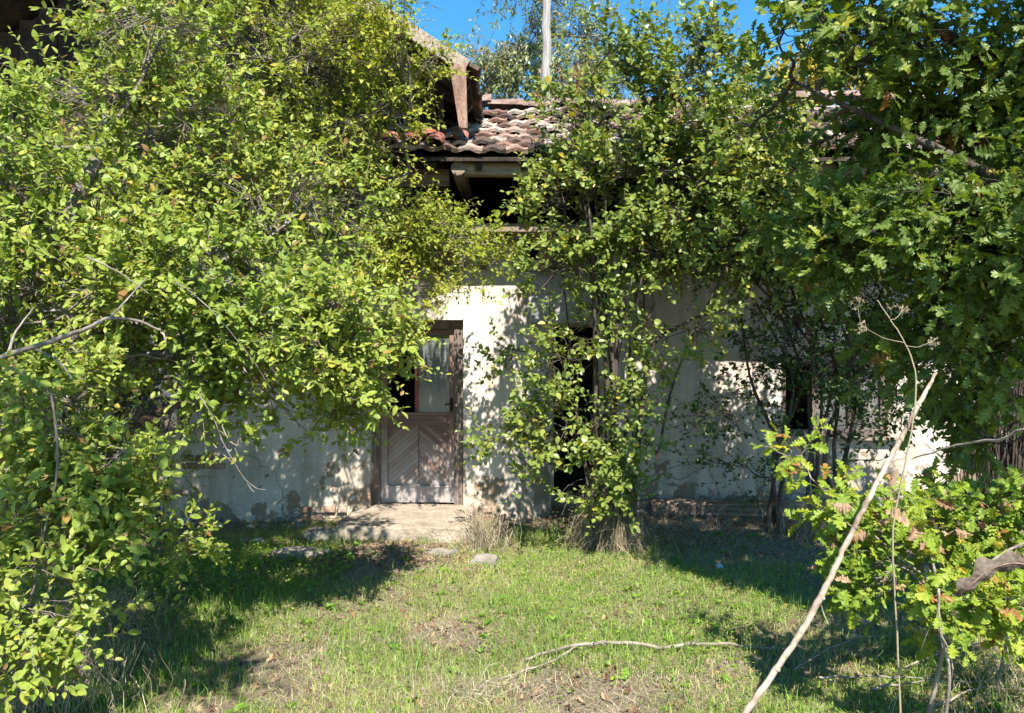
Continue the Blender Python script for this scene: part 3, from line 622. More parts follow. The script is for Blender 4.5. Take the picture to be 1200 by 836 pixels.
# ---- exposed brick, ochre patch, fallen plaster at the foot of the walls
def brick_patch(x0, x1, z0, z1, yy, drop=.25):
    z = z0; r_ = 0
    while z < z1-.03:
        x = x0-(.12 if r_ % 2 else 0)
        while x < x1:
            if rng.random() > drop:
                g = Geo(); xa, xb, yq = max(x, x0)+.005, min(x+.235, x1+.05), yy-.016+rng.normal(0, .003)
                g.beam((xa, yq+.05, z+.036), (xb, yq+.05, z+.036+rng.normal(0, .002)), .1, .062, bev=.008, segs=4, wob=.0015, a=rng.random()); g.build('brick', M['brick'], house)
            x += .25
        z += .078; r_ += 1
brick_patch(P(214, 0, YF)[0], P(258, 0, YF)[0], .50, .64, YF, 0)
brick_patch(P(352, 0, YF)[0], P(402, 0, YF)[0], -.02, .14, YF-.05, .1)
brick_patch(P(566, 0, YF)[0], P(600, 0, YF)[0], -.02, .12, YF-.04, .2)
for k in range(16):
    g = Geo(); x = P(470+rng.uniform(280, 640), 0, YR)[0]; blob(g, (x, YR-.06+rng.uniform(-.02, .02), rng.uniform(-.02, .05)), (rng.uniform(.07, .16), .05, rng.uniform(.04, .08)), k, 2, .3); g.build('plinth_stone', M['stone'], house, smooth=True)

# ------------------------------------------------------------------ doorstep, timber, stones
def slab(g, x0, x1, y0, y1, z0, z1, nxx, nyy, amp=.012, edge=.02, seed=0):
    us = np.linspace(x0, x1, nxx); vs = np.linspace(y0, y1, nyy); V = []
    for a in us:
        for b in vs:
            e = min((a-x0), (x1-a), (b-y0)); d = edge*math.exp(-max(e, 0)/.03)
            n1 = noise.fractal(Vector((a*2.2+seed, b*2.2, 0)), 1, 2, 5)
            xa = a+(.05*noise.noise(Vector((b*5, 1.7+seed, 0))) if e == a-x0 or e == x1-a else 0); ya = b+(.045*noise.fractal(Vector((a*3.5, 5+seed, 0)), 1, 2, 4) if e == b-y0 else 0)
            V.append((xa, ya, z1+amp*n1-d))
    q = [[a*nyy+b, (a+1)*nyy+b, (a+1)*nyy+b+1, a*nyy+b+1] for a in range(nxx-1) for b in range(nyy-1)]
    g.add(V, q); V = np.array(V).reshape(nxx, nyy, 3)
    for line in (V[:, 0], V[0][::-1], V[-1]):
        m = len(line); rowz = []
        for k in range(5):
            f = k/4; l2 = line.copy(); l2[:, 2] = line[:, 2]*(1-f)+z0*f; 
            if 0 < k: l2[:, 1] -= np.array([.02*noise.fractal(Vector((p[0]*9, p[1]*9, f*2)), 1, 2, 4) for p in line])+.01*f
            rowz.append(l2)
        g.add(np.concatenate(rowz), [[k*m+j, (k+1)*m+j, (k+1)*m+j+1, k*m+j+1] for k in range(4) for j in range(m-1)])
g = Geo(); slab(g, P(392, 0, 7.25)[0], P(547, 0, 7.25)[0]+.02, 7.22, YF+.1, -.06, .125, 60, 36)
st = tag(g.build('doorstep', M['concrete'], smooth=True), 'worn concrete doorstep slab in front of the wooden door', 'doorstep')
def rock(name, lab, px, py, r, mat='stone', seed=1, flat=.5, cat='stone', group=None, sink=.3):
    Yd = CAMZ*FPX/(py-HOR); p = P(px, py, Yd); p[2] = float(gz(p[0], p[1]))+r[2]*sink
    g = Geo(); blob(g, p, r, seed, 3, .35, 1.4, flat); tag(g.build(name, M[mat], smooth=True), lab, cat, group)
rock('stone', 'rounded grey field stone beside the dry grass at the pier corner', 568, 656, (.12, .1, .08), seed=2, sink=.2)
rock('stone', 'flat grey stone slab lying left of the doorstep', 352, 650, (.27, .16, .07), seed=5)
rock('stone', 'low stone between the flat slab and the doorstep', 378, 632, (.16, .12, .09), seed=8)
rock('stone', 'flat stone sunk in the litter just in front of the doorstep', 515, 646, (.17, .1, .03), seed=11, sink=.1)
rock('stone', 'small white stone in the shade at the foot of the left wall', 303, 634, (.05, .04, .035), 'whitestone', 3)
rock('stone', 'pale pebble left of the small white stone by the left wall', 288, 633, (.05, .04, .03), 'stone', 4)
rock('stone', 'round white stone lying in the shade under the right wall', 843, 662, (.034, .034, .034), 'whitestone', 6)
g = Geo()
g.beam((P(762, 0, 8.4)[0], 8.42, .07), (P(1010, 0, 8.3)[0], 8.36, .05), .22, .15, bev=.02, segs=14, wob=.009, a=.3)
tag(g.build('timber', M['wood']), 'long squared timber lying at the foot of the right wall', 'timber')

# ------------------------------------------------------------------ plants
def wig(p0, p1, K, amp, sag=0.0):
    """N paths from p0[N] to p1[N] with K points, smooth wiggle"""
    t = np.linspace(0, 1, K)[None, :, None]; d = p1-p0; L = np.linalg.norm(d, axis=1)[:, None, None]
    r1 = rng.normal(0, 1, (len(p0), 1, 3)); r2 = rng.normal(0, 1, (len(p0), 1, 3))
    b = np.sin(np.pi*t)*r1+.6*np.sin(2*np.pi*t)*r2
    path = p0[:, None]+d[:, None]*t+b*amp*L; path[..., 2] += (sag*np.sin(np.pi*t)*L)[..., 0]
    return path
def ell(px, py, Y, rpx, rpy, ry, n, **kw):
    return dict(c=P(px, py, Y), r=np.array([rpx/FPX*Y, ry, rpy/FPX*Y]), n=n, **kw)
def grow(root, wood_g, leaf_g, lobes, attach, kind, size, K=10, L=.28, spread=.75, up=.45, sunw=.75, thr=-.12, freq=2.2, seed=0, shell=.3,
         droop=.15, vmean=.5, vsd=.2, twr=.0035, limb_r=.03, dens=1.0, sidew=.6, cull=None, gap=.0, brown=.035):
    """lobes: ellipsoids filled with leafy shoots; each shoot hangs on a branch, each branch on a limb, each limb on the stem points"""
    attach = np.array(attach, float)
    for lb in lobes:
        c, r = lb['c'], lb['r']; n = int(lb['n']*dens*1.6)
        dirs = nrm(rng.normal(0, 1, (n*2, 3))); rad = rng.random((n*2, 1))**lb.get('shell', shell)
        o = c+dirs*rad*r
        nz_ = np.array([noise.noise(Vector(p*lb.get('freq', freq))+Vector((seed, 0, 0))) for p in o]); o = o[nz_ > lb.get('thr', thr)]
        if cull is not None: o = o[cull(o)]
        o = o[o[:, 2] > .05][:n]
        if not len(o): continue
        outw = nrm((o-c)/r)
        Ls = lb.get('L', L)*rng.uniform(.5, 1.3, len(o)); 
        sd = nrm(outw*spread+np.array([0, 0, 1.])*lb.get('up', up)+rng.normal(0, .5, o.shape))
        # structure
        hub = c+rng.normal(0, .12, 3)*r; k = max(4, len(o)//22)
        nodes = o[rng.choice(len(o), min(k, len(o)), replace=False)]; nodes = nodes+(hub-nodes)*rng.uniform(.15, .55, (len(nodes), 1))
        dd = ((attach-hub)**2).sum(1)+(np.maximum(hub[2]-attach[:, 2], 0)*8 if lb.get('top') else np.maximum(attach[:, 2]-hub[2], 0)*2); at = attach[dd.argmin()]
        lr = lb.get('limb_r', limb_r)
        wood_g.tubes(wig(at[None], hub[None], 12, .05, -.04), np.linspace(lr, lr*.5, 12)[None], 6, a=[rng.random()])
        # branches from points along the limb
        f = rng.uniform(.55, 1.0, (len(nodes), 1)); s0 = at+(hub-at)*f
        wood_g.tubes(wig(s0, nodes, 8, .07), np.linspace(lr*.42, twr*1.8, 8)[None]*rng.uniform(.6, 1.2, (len(nodes), 1)), 5, a=rng.random(len(nodes)))
        ni = ((o[:, None]-nodes[None])**2).sum(-1).argmin(1)
        mid = wig(nodes[ni], o, 4, .10)
        t = np.linspace(0, 1, 4)[None, 1:, None]; tipdir = sd*Ls[:, None]
        sh = o[:, None]+tipdir[:, None]*t; sh[..., 2] -= (lb.get('droop', droop)*Ls[:, None, None]*t*t)[..., 0]
        path = np.concatenate([mid, sh], 1); rr = np.linspace(1, .3, 7)[None]*twr*rng.uniform(.7, 1.3, (len(o), 1))
        wood_g.tubes(path, rr, 3, a=rng.random(len(o)))
        # leaves along the shoot
        kk = np.arange(K)[None]; f = (.05+.95*kk/(K-1))*np.ones((len(o), 1)); f += rng.normal(0, .02, f.shape); f = np.clip(f, 0, 1)
        pos = o[:, None]+tipdir[:, None]*f[..., None]; pos[..., 2] -= lb.get('droop', droop)*Ls[:, None]*f*f
        ph = (kk*2.4+rng.random((len(o), 1))*6.3+rng.normal(0, .3, f.shape))[..., None]
        ref = np.where(np.abs(sd[:, 2:3]) > .9, np.array([1., 0, 0]), np.array([0, 0, 1.])); u = nrm(np.cross(sd, ref)); w = np.cross(sd, u)
        per = np.cos(ph)*u[:, None]+np.sin(ph)*w[:, None]
        d = sd[:, None]*(1-sidew)+per*sidew+rng.normal(0, .18, pos.shape)+np.array([0, 0, -lb.get('hang', .12)])
        d[:, -1] = sd*1.0+rng.normal(0, .15, sd.shape)
        nn = SUN*sunw+np.array([0, 0, .35])+rng.normal(0, .42, pos.shape)
        sz = size*lb.get('s', 1)*rng.uniform(.75, 1.2, (len(o), 1))*rng.uniform(.5, 1.15, f.shape)*(1-.35*np.abs(f-.45))
        cl = np.array([noise.noise(Vector(p*1.7)+Vector((seed+9, 0, 0))) for p in o])[:, None]
        val = np.clip(vmean+lb.get('dv', 0)+cl*.28+rng.normal(0, vsd, f.shape)*.6+(rng.random(f.shape) < brown)*rng.uniform(.3, .6, f.shape), 0, 1)
        keep = (rng.random(f.shape) > gap).ravel()
        put_leaves(leaf_g, kind, pos.reshape(-1, 3)[keep], d.reshape(-1, 3)[keep], nn.reshape(-1, 3)[keep], sz.ravel()[keep], val.ravel()[keep])
def plant(name, label, cat, base, stems, lobes, kind, size, leaf, bark, group=None, crown='crown', stem='trunk', extra=(), **kw):
    root = empty(name, label, cat, base, group); wg, lg = Geo(), Geo(); att = []
    for pts, r0, r1 in stems:
        o = wg.limb(pts, [r0, r1], 8, None, r0*.12); att += list(o[len(o)//4:])
    grow(root, wg, lg, lobes, att, kind, size, **kw)
    for pts, r0, r1 in extra: wg.limb(pts, [r0, r1], 6, 24, r0*.3)
    wg.build(stem, M[bark], root, smooth=True); lg.build(crown, M[leaf], root)
    return root

# --- large plum tree on the left, near the camera
b0 = np.array([-3.3, 4.3, 0])
stems = [([b0+[-.1, 0, .3], (-3.5, 3.2, 2.3), (-2.7, 1.9, 3.5), (-1.5, 1.5, 3.7)], .04, .012), ([b0, b0+[.1, .1, 1.0], P(60, 300, 4.3), P(120, 160, 4.6)], .07, .03), ([b0+[.15, .2, 0], P(60, 470, 4.5), P(130, 400, 4.4), P(240, 350, 4.3)], .017, .008),
         ([b0+[-.1, .2, 0], b0+[-.2, .3, 1.5], P(-80, 150, 4.6)], .06, .03), ([P(-30, 428, 3.5), P(30, 410, 3.45), P(70, 397, 3.45), P(105, 384, 3.4), P(128, 373, 3.4), P(160, 376, 3.45), P(190, 388, 3.5)], .014, .004), ([P(128, 373, 3.4), P(150, 350, 3.5), P(172, 325, 3.6)], .005, .002), ([P(40, 408, 3.45), P(70, 425, 3.4), P(85, 445, 3.4)], .006, .002), ([P(10, 415, 3.45), P(18, 390, 3.5), P(40, 360, 3.6)], .007, .003), ([P(-30, 410, 3.5), P(20, 435, 3.4), P(60, 460, 3.35)], .005, .002)]
lobes = [ell(190, 45, 5.0, 90, 55, .5, 150), ell(110, 120, 4.8, 75, 45, .4, 90), ell(40, 160, 4.6, 60, 35, .4, 50), ell(60, 250, 4.6, 150, 100, .6, 330), ell(190, 160, 5.2, 120, 90, .6, 300), ell(60, 360, 4.1, 140, 70, .5, 260), ell(200, 330, 4.4, 140, 65, .5, 290),
         ell(330, 385, 4.5, 120, 62, .45, 250, top=True), ell(420, 400, 5.0, 62, 62, .4, 130, top=True), ell(215, 420, 4.2, 90, 40, .35, 110), ell(85, 500, 3.8, 95, 80, .4, 150, limb_r=.006),
         ell(60, 600, 3.7, 100, 60, .4, 130, limb_r=.006, L=.22), ell(55, 690, 3.5, 90, 60, .35, 120, limb_r=.006), ell(110, 560, 3.8, 60, 50, .3, 60, limb_r=.006), ell(20, 760, 3.4, 60, 40, .3, 55, limb_r=.006),
         ell(-60, 290, 4.2, 120, 170, .7, 200), ell(-60, 560, 3.9, 70, 180, .5, 120), ell(390, 480, 5.2, 35, 60, .25, 38, limb_r=.0055, top=True),
         ell(420, 460, 4.8, 40, 40, .25, 34, limb_r=.0055, top=True), ell(265, 540, 4.2, 25, 35, .15, 6, limb_r=.0055, top=True), ell(310, 452, 4.5, 95, 26, .3, 50, limb_r=.0055, top=True), ell(250, 470, 4.4, 40, 40, .25, 22, limb_r=.0055, top=True), ell(345, 505, 4.8, 40, 30, .2, 9, limb_r=.0055, top=True), ell(195, 640, 4.4, 55, 22, .2, 22, up=.1),
         dict(c=np.array([-1.35, 1.45, 3.6]), r=np.array([.6, .35, .35]), n=110), ell(300, 250, 5.2, 150, 90, .5, 220)]  # first lobe is unseen, added above the camera to shade the lower-left lawn
plant('plum_tree', 'big sunlit plum tree overhanging the left of the yard and the door', 'tree', b0, stems, lobes, 'oval', .058, 'plum_leaf', 'bark',
      extra=[([P(205, 330, 3.9), P(235, 352, 3.85), P(262, 380, 3.85), P(298, 425, 3.9), P(318, 458, 3.95)], .0035, .0015), ([P(232, 462, 3.9), P(250, 490, 3.9), P(262, 520, 3.9), P(285, 560, 3.9), P(298, 578, 3.9)], .004, .0015), ([P(285, 560, 3.9), P(300, 572, 3.88), P(312, 574, 3.9)], .002, .001), ([P(100, 300, 3.7), P(140, 320, 3.65), P(175, 345, 3.65)], .006, .002), ([P(385, 260, 6.0), P(420, 300, 5.9), P(432, 330, 5.9)], .006, .003)],
      K=11, L=.24, thr=-.04, freq=2.6, seed=1, sunw=1.0, brown=.05, limb_r=.016, twr=.0026)
# --- finer-leaved tree behind it, against the house
b1 = np.array([-4.1, 7.2, 0])
stems = [([b1, b1+[.1, -.1, 1.6], P(300, 230, 6.6), P(330, 60, 6.5)], .09, .04), ([b1+[.2, 0, 0], b1+[.5, 0, 1.9], P(400, 260, 6.9), P(480, 200, 7.0)], .06, .02), ([b1+[-.3, 0, 0], b1+[-.6, -.1, 1.6], P(160, 200, 6.4)], .06, .03)]
lobes = [ell(300, 60, 6.2, 150, 90, .8, 480), ell(405, 110, 6.5, 90, 110, .6, 380), ell(250, 200, 6.3, 150, 100, .5, 360), ell(400, 260, 6.7, 110, 85, .4, 300),
         ell(490, 290, 7.0, 85, 45, .45, 230, thr=-.05), ell(545, 305, 6.9, 55, 30, .3, 90, thr=-.05), ell(480, 340, 6.9, 40, 24, .3, 36), ell(430, 330, 6.8, 100, 50, .25, 170), ell(140, 230, 6.2, 110, 90, .7, 220), ell(330, -60, 6.3, 190, 90, .8, 300), ell(70, 330, 6.3, 110, 90, .5, 150),
         ell(565, 290, 7.1, 45, 30, .25, 60), ell(300, 390, 7.0, 100, 35, .2, 70), ell(478, 60, 6.5, 45, 60, .4, 120, thr=.0)]
plant('wild_cherry_tree', 'dense small-leaved tree growing against the house left of the door', 'tree', b1, stems, lobes, 'small', .05, 'privet_leaf', 'bark',
      K=13, L=.26, thr=-.05, freq=2.4, seed=2, limb_r=.016, twr=.0028, vmean=.55, sunw=.95)
# --- round-leaved shrub in the middle with many stems
b2 = np.array([.86, 7.0, 0]); stems = []
for k in range(12):
    a = rng.uniform(-1.2, 1.2); t = P(720+a*75+rng.normal(0, 10), rng.uniform(90, 330), 6.9+rng.normal(0, .25)); s = b2+[a*.15+rng.normal(0, .05), rng.normal(0, .1), 0]
    m1 = P(722+a*30+rng.normal(0, 6), 470, 6.95+rng.normal(0, .1)); m2 = (m1+t)/2+[-.06*a, 0, 0]
    stems.append(([s, m1, m2, t], rng.uniform(.009, .025), .005))
stems += [([P(690, 560, 6.85), P(672, 470, 6.8), P(650, 400, 6.75), P(640, 330, 6.7)], .011, .004), ([P(770, 540, 6.85), P(792, 440, 6.8), P(842, 330, 6.75), P(880, 250, 6.7)], .012, .004)]
stems += [([P(745, 560, 6.9), P(760, 420, 6.9), P(800, 380, 6.85), P(860, 360, 6.8)], .022, .008)]
lobes = [ell(710, 130, 6.9, 95, 85, .5, 150, up=.9), ell(800, 110, 6.9, 90, 90, .5, 190, up=.9), ell(770, 205, 6.8, 140, 75, .55, 270), ell(685, 240, 6.8, 70, 65, .4, 95),
         ell(815, 280, 6.8, 110, 50, .5, 140), ell(660, 315, 6.6, 50, 45, .3, 44), ell(700, 390, 6.75, 45, 50, .3, 34), ell(660, 430, 6.6, 38, 40, .3, 28), ell(585, 490, 6.9, 35, 50, .2, 18),
         ell(650, 495, 6.6, 45, 42, .3, 44), ell(715, 500, 6.65, 50, 55, .3, 52), ell(705, 570, 6.7, 48, 34, .25, 46), ell(770, 470, 6.7, 36, 36, .2, 16), ell(590, 410, 7.3, 26, 28, .2, 9), ell(800, 385, 6.7, 55, 36, .3, 26), ell(625, 555, 7.0, 36, 30, .2, 15),
         ell(870, 200, 6.9, 80, 85, .5, 200), ell(720, 45, 7.0, 75, 40, .3, 20, up=1.2), ell(830, 45, 6.9, 65, 40, .3, 30, up=1.2), ell(865, 150, 6.9, 75, 40, .4, 100), ell(760, 140, 6.9, 70, 40, .4, 60), ell(905, 290, 7.0, 80, 55, .5, 130), ell(770, 350, 6.9, 60, 36, .3, 34)]
plant('leafy_shrub', 'tall many-stemmed shrub with round glossy leaves in front of the middle of the house', 'shrub', b2, stems, lobes, 'round', .066, 'round_leaf', 'darkbark', stem='stems',
      K=9, L=.26, thr=-.02, freq=2.6, seed=3, limb_r=.01, twr=.0026, sunw=.75, vmean=.62)
b7 = np.array([-5.2, 7.0, 0])  # bush added to cover and darken the bright end of the wall
plant('screen_bush', 'dark bush added at the far left to hide and shade the end of the wall', 'shrub', b7, [([b7, b7+[.1, 0, 1.4], P(20, 250, 7.3)], .05, .02), ([b7+[.3, 0, 0], b7+[.6, .1, 1.2], P(90, 330, 7.4)], .035, .012), ([b7+[-.3, 0, 0], b7+[-.5, .1, 1.2], P(-90, 330, 7.2)], .035, .012)],
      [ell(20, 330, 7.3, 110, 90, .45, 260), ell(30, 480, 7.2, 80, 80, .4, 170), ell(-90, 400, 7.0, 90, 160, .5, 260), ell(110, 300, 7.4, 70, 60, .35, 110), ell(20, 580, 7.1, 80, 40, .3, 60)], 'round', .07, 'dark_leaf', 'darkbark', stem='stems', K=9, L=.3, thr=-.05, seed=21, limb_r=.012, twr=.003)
# --- dark slim shrubs before the right wall
def dark_shrub(px, name, label, seed, lob):
    b = P(px, 640, 7.6); b[2] = 0; st = []
    for k in range(3): st.append(([b+[rng.normal(0, .05), rng.normal(0, .05), 0], P(px+rng.normal(0, 6), 540, 7.55), P(px+rng.normal(10, 22), 440, 7.5), P(px+rng.normal(15, 50), 320, 7.4)], .026, .008))
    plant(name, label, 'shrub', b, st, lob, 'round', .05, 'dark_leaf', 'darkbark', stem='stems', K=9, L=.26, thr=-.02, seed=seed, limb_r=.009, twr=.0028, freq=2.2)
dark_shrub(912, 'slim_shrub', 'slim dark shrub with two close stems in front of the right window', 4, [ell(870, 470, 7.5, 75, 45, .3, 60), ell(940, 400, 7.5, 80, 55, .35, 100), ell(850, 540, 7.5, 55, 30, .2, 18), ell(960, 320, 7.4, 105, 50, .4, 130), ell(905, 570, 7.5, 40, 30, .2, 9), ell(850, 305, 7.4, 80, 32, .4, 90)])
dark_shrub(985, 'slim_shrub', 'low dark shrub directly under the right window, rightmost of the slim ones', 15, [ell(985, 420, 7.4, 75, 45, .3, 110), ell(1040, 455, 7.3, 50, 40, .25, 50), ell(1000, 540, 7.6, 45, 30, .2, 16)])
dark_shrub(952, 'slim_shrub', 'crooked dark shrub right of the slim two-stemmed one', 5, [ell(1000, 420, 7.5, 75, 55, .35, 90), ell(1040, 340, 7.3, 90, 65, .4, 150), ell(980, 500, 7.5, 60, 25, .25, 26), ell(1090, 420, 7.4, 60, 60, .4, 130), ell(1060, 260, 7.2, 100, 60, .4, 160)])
# --- the oak on the right: trunk outside the picture, boughs reaching in
b3 = np.array([4.4, 3.6, 0])
stems = [([b3, b3+[-.1, 0, 2.0], b3+[-.3, .2, 4.2], b3+[-.6, .4, 6.0]], .17, .06), ([b3+[-.05, 0, 1.6], P(1260, 250, 4.1), P(1130, 190, 4.2), P(930, 95, 4.4)], .05, .009),
         ([b3+[-.05, 0, 2.2], P(1250, 120, 4.2), P(1110, 40, 4.3), P(1000, -20, 4.3)], .06, .015), ([b3+[-.05, 0, 1.2], P(1280, 400, 4.4), P(1150, 330, 4.6), P(1040, 310, 4.8)], .045, .012),
         ([b3+[0, 0, 2.6], b3+[-.9, .5, 3.6], b3+[-1.8, .6, 4.3]], .06, .02)]
lobes = [ell(1000, 50, 4.3, 115, 60, .5, 56, thr=.02), ell(1140, 60, 4.2, 100, 80, .5, 60, thr=.02), ell(1120, 210, 4.2, 100, 60, .5, 80, thr=0), ell(930, 60, 4.6, 65, 55, .35, 36), ell(1060, 280, 4.5, 110, 60, .5, 150),
         ell(1150, 300, 4.1, 90, 60, .45, 100), ell(1130, 400, 4.5, 90, 65, .5, 105), ell(1180, 500, 4.8, 60, 60, .4, 70), ell(1010, 225, 4.8, 50, 35, .35, 30), ell(990, 275, 4.9, 70, 45, .4, 55), ell(1230, 200, 4.2, 80, 200, .5, 170),
         dict(c=np.array([2.7, 4.0, 4.8]), r=np.array([1.0, .9, .6]), n=190), dict(c=np.array([2.5, 3.2, 5.1]), r=np.array([.7, .7, .4]), n=100), dict(c=np.array([2.8, 2.05, 3.8]), r=np.array([.5, .4, .28]), n=60), dict(c=np.array([3.3, 2.3, 3.9]), r=np.array([.5, .5, .3]), n=60), dict(c=np.array([3.8, 3.4, 5.4]), r=np.array([1.5, 1.5, 1.1]), n=360), ell(1110, 152, 4.5, 75, 36, .3, 95, thr=-.5), ell(1180, 150, 4.4, 60, 40, .3, 44), ell(960, 165, 4.9, 60, 28, .3, 22), ell(1060, 150, 4.7, 60, 26, .3, 30), ell(880, 150, 5.2, 40, 40, .3, 22),  # some overhead lobes here are out of view, added to shade shrub and ground
         dict(c=np.array([4.2, 2.6, 4.0]), r=np.array([1.2, 1.0, .9]), n=170)]
oak = empty('oak_tree', 'large oak tree on the right whose lobed leaves hang over the house', 'tree', b3)
wg, lg = Geo(), Geo(); att = []
for pts, r0, r1 in stems: o = wg.limb(pts, [r0, r1], 9, None, r0*.06); att += list(o[len(o)//4:])
grow(oak, wg, lg, lobes, att, 'oak', .115, K=7, L=.22, thr=-.1, freq=1.6, seed=6, limb_r=.014, twr=.003, sunw=.45, vmean=.38, vsd=.22, spread=.8, up=.25)
wg.build('trunk', M['darkbark'], oak, smooth=True); lg.build('crown', M['oak_leaf'], oak)
# --- oak sapling low on the right, sunlit
b4 = P(1105, 836, 3.4); b4[2] = 0; b4[1] = 3.55
sap = empty('oak_sapling', 'low young oak in full sun at the lower right with a few browned leaves', 'sapling', b4)
wg, lg, dg = Geo(), Geo(), Geo(); att = []
for pts, r0, r1 in [([b4, P(1105, 760, 3.5), P(1100, 700, 3.5), P(1090, 640, 3.55)], .012, .005), ([P(1102, 720, 3.5), P(1160, 660, 3.5), P(1230, 620, 3.5)], .008, .004), ([P(1100, 690, 3.5), P(1040, 640, 3.7), P(950, 560, 3.9)], .007, .003), ([b4+[.5, .3, 0], P(1180, 700, 3.8), P(1150, 580, 4.0)], .01, .004)]:
    o = wg.limb(pts, [r0, r1], 7, None, .003); att += list(o[3:])
sl2 = [ell(1060, 635, 3.7, 75, 32, .3, 34), ell(1140, 610, 3.9, 85, 30, .35, 50), ell(1085, 685, 3.5, 80, 40, .3, 60), ell(1160, 690, 3.5, 70, 48, .3, 58), ell(935, 535, 4.0, 28, 26, .12, 6, L=.14), ell(985, 592, 3.9, 42, 30, .2, 10), ell(1220, 640, 3.7, 60, 80, .3, 30)]
grow(sap, wg, lg, sl2, att, 'oak', .10, K=7, L=.16, thr=-.2, seed=7, limb_r=.004, twr=.0022, sunw=.75, vmean=.5, vsd=.25, up=.2, shell=.4, brown=.05)
wg.build('stem', M['grey_twig'], sap, smooth=True); lg.build('crown', M['sap_leaf'], sap)
# dried curled leaves on the sapling
n_ = 34; pp = np.array([P(rng.uniform(960, 1200), rng.uniform(580, 700), rng.uniform(3.4, 3.8)) for _ in range(n_)])
put_leaves(dg, 'oakdry', pp, rng.normal(0, 1, (n_, 3)), SUN+rng.normal(0, .5, (n_, 3)), rng.uniform(.06, .1, n_), rng.random(n_))
dg.build('dry_leaves', M['oak_dry'], sap)
# one big dry leaf close by: a lobed blade on a curved midrib, its margins rolled
g = Geo(); K_, J_ = 40, 9; mid_ = [P(1222, 668, 1.9), P(1190, 660, 1.86), P(1160, 668, 1.84), P(1135, 688, 1.84), P(1122, 700, 1.86)]
ml = Geo().limb(mid_, [.001], 4, K_); V = []
for a in range(K_):
    t = a/(K_-1); w_ = .030*(math.sin(math.pi*min(1, t*.93+.06))**.6)*(.80+.28*math.sin(t*26))
    tg_ = nrm(ml[min(a+1, K_-1)]-ml[max(a-1, 0)]); sdv = nrm(np.cross(tg_, [0, 1., .25])); nv = np.cross(sdv, tg_)
    for b in range(J_):
        u_ = (b/(J_-1)-.5)*2; V.append(ml[a]+sdv*u_*w_+nv*(.35*w_*abs(u_)**1.6-.2*w_*math.sin(t*26+u_*2)*u_**2+.0006*math.sin(u_*9+t*60)))
g.add(V, [[a*J_+b, (a+1)*J_+b, (a+1)*J_+b+1, a*J_+b+1] for a in range(K_-1) for b in range(J_-1)]); lf_ = g.build('curled_leaf', M['curled'], sap, smooth=True); lf_['label'] = 'large curled grey-brown dead leaf'
g = Geo(); g.limb(mid_, [.0016, .0005], 5, 20); g.build('midrib', M['seedhead'], lf_)
lgx = Geo(); lgx.limb([P(1260, 680, 1.95), P(1225, 662, 1.92), P(1206, 655, 1.9)], [.003, .0015], 6); lgx.limb([P(1260, 680, 1.95), P(1300, 760, 2.6), b4+[.5, -.3, 0]], [.003, .006], 6); lgx.build('twig', M['grey_twig'], sap)

# --- trees behind the house
def back_tree(name, label, base, lobes, leaf, kind, size, bark='bark', **kw):
    top = max(l['c'][2] for l in lobes); c = lobes[0]['c']
    st = [([base, base+[.05, 0, 2.2], (base+[0, 0, top*.6])*.5+c*.5, c+[0, 0, .3]], .13, .03), ([base+[0, 0, 2.], base+[.4, 0, 3.2], lobes[-1]['c']], .06, .02)]
    plant(name, label, 'tree', base, st, lobes, kind, size, leaf, bark, group='trees behind the house', **kw)

H = dict(hang=.35)
back_tree('pear_tree', 'pale drooping-leaved tree behind the roof beside the grey pole', np.array([.1, 16.2, 0]),
          [ell(640, 60, 15, 75, 70, .8, 290, **H), ell(590, 65, 15, 45, 60, .6, 130, **H), ell(690, 105, 15, 60, 45, .6, 90, **H), ell(620, -30, 15, 70, 60, 1.0, 100, **H), ell(700, 40, 15, 30, 40, .5, 24, **H), ell(560, 105, 15, 35, 35, .5, 45, **H)], 'pale_leaf', 'long', .135,
          K=10, L=.42, droop=.3, up=.3, thr=-.02, freq=1.2, seed=8, limb_r=.025, twr=.006)
back_tree('sumac_tree', 'small tree with reddish autumn leaves showing just above the roof', np.array([1.0, 13.8, 0]),
          [ell(668, 118, 13.3, 38, 24, .5, 70), ell(690, 150, 13.3, 40, 30, .4, 50)], 'rust_leaf', 'long', .12, K=9, L=.3, seed=9, limb_r=.02, twr=.005)
back_tree('maple_tree', 'yellow-green tree behind the right end of the roof ridge', np.array([5.4, 15.0, 0]),
          [ell(950, 105, 14.5, 60, 34, .7, 150), ell(890, 120, 14.5, 50, 34, .6, 90), ell(1010, 125, 14.6, 50, 28, .6, 80)], 'gold_leaf', 'round', .12, K=9, L=.35, seed=10, limb_r=.025, twr=.005)
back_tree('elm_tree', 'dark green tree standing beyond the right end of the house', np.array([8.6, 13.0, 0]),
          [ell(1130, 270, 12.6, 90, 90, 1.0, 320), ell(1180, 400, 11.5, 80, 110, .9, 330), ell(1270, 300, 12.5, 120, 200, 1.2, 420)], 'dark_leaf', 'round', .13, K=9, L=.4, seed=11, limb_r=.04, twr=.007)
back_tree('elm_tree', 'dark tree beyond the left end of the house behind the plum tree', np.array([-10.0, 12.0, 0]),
          [ell(-150, 200, 12, 200, 200, 1.4, 420), ell(-100, 400, 11, 120, 130, 1.0, 260)], 'dark_leaf', 'round', .14, K=9, L=.4, seed=12, limb_r=.04, twr=.007)

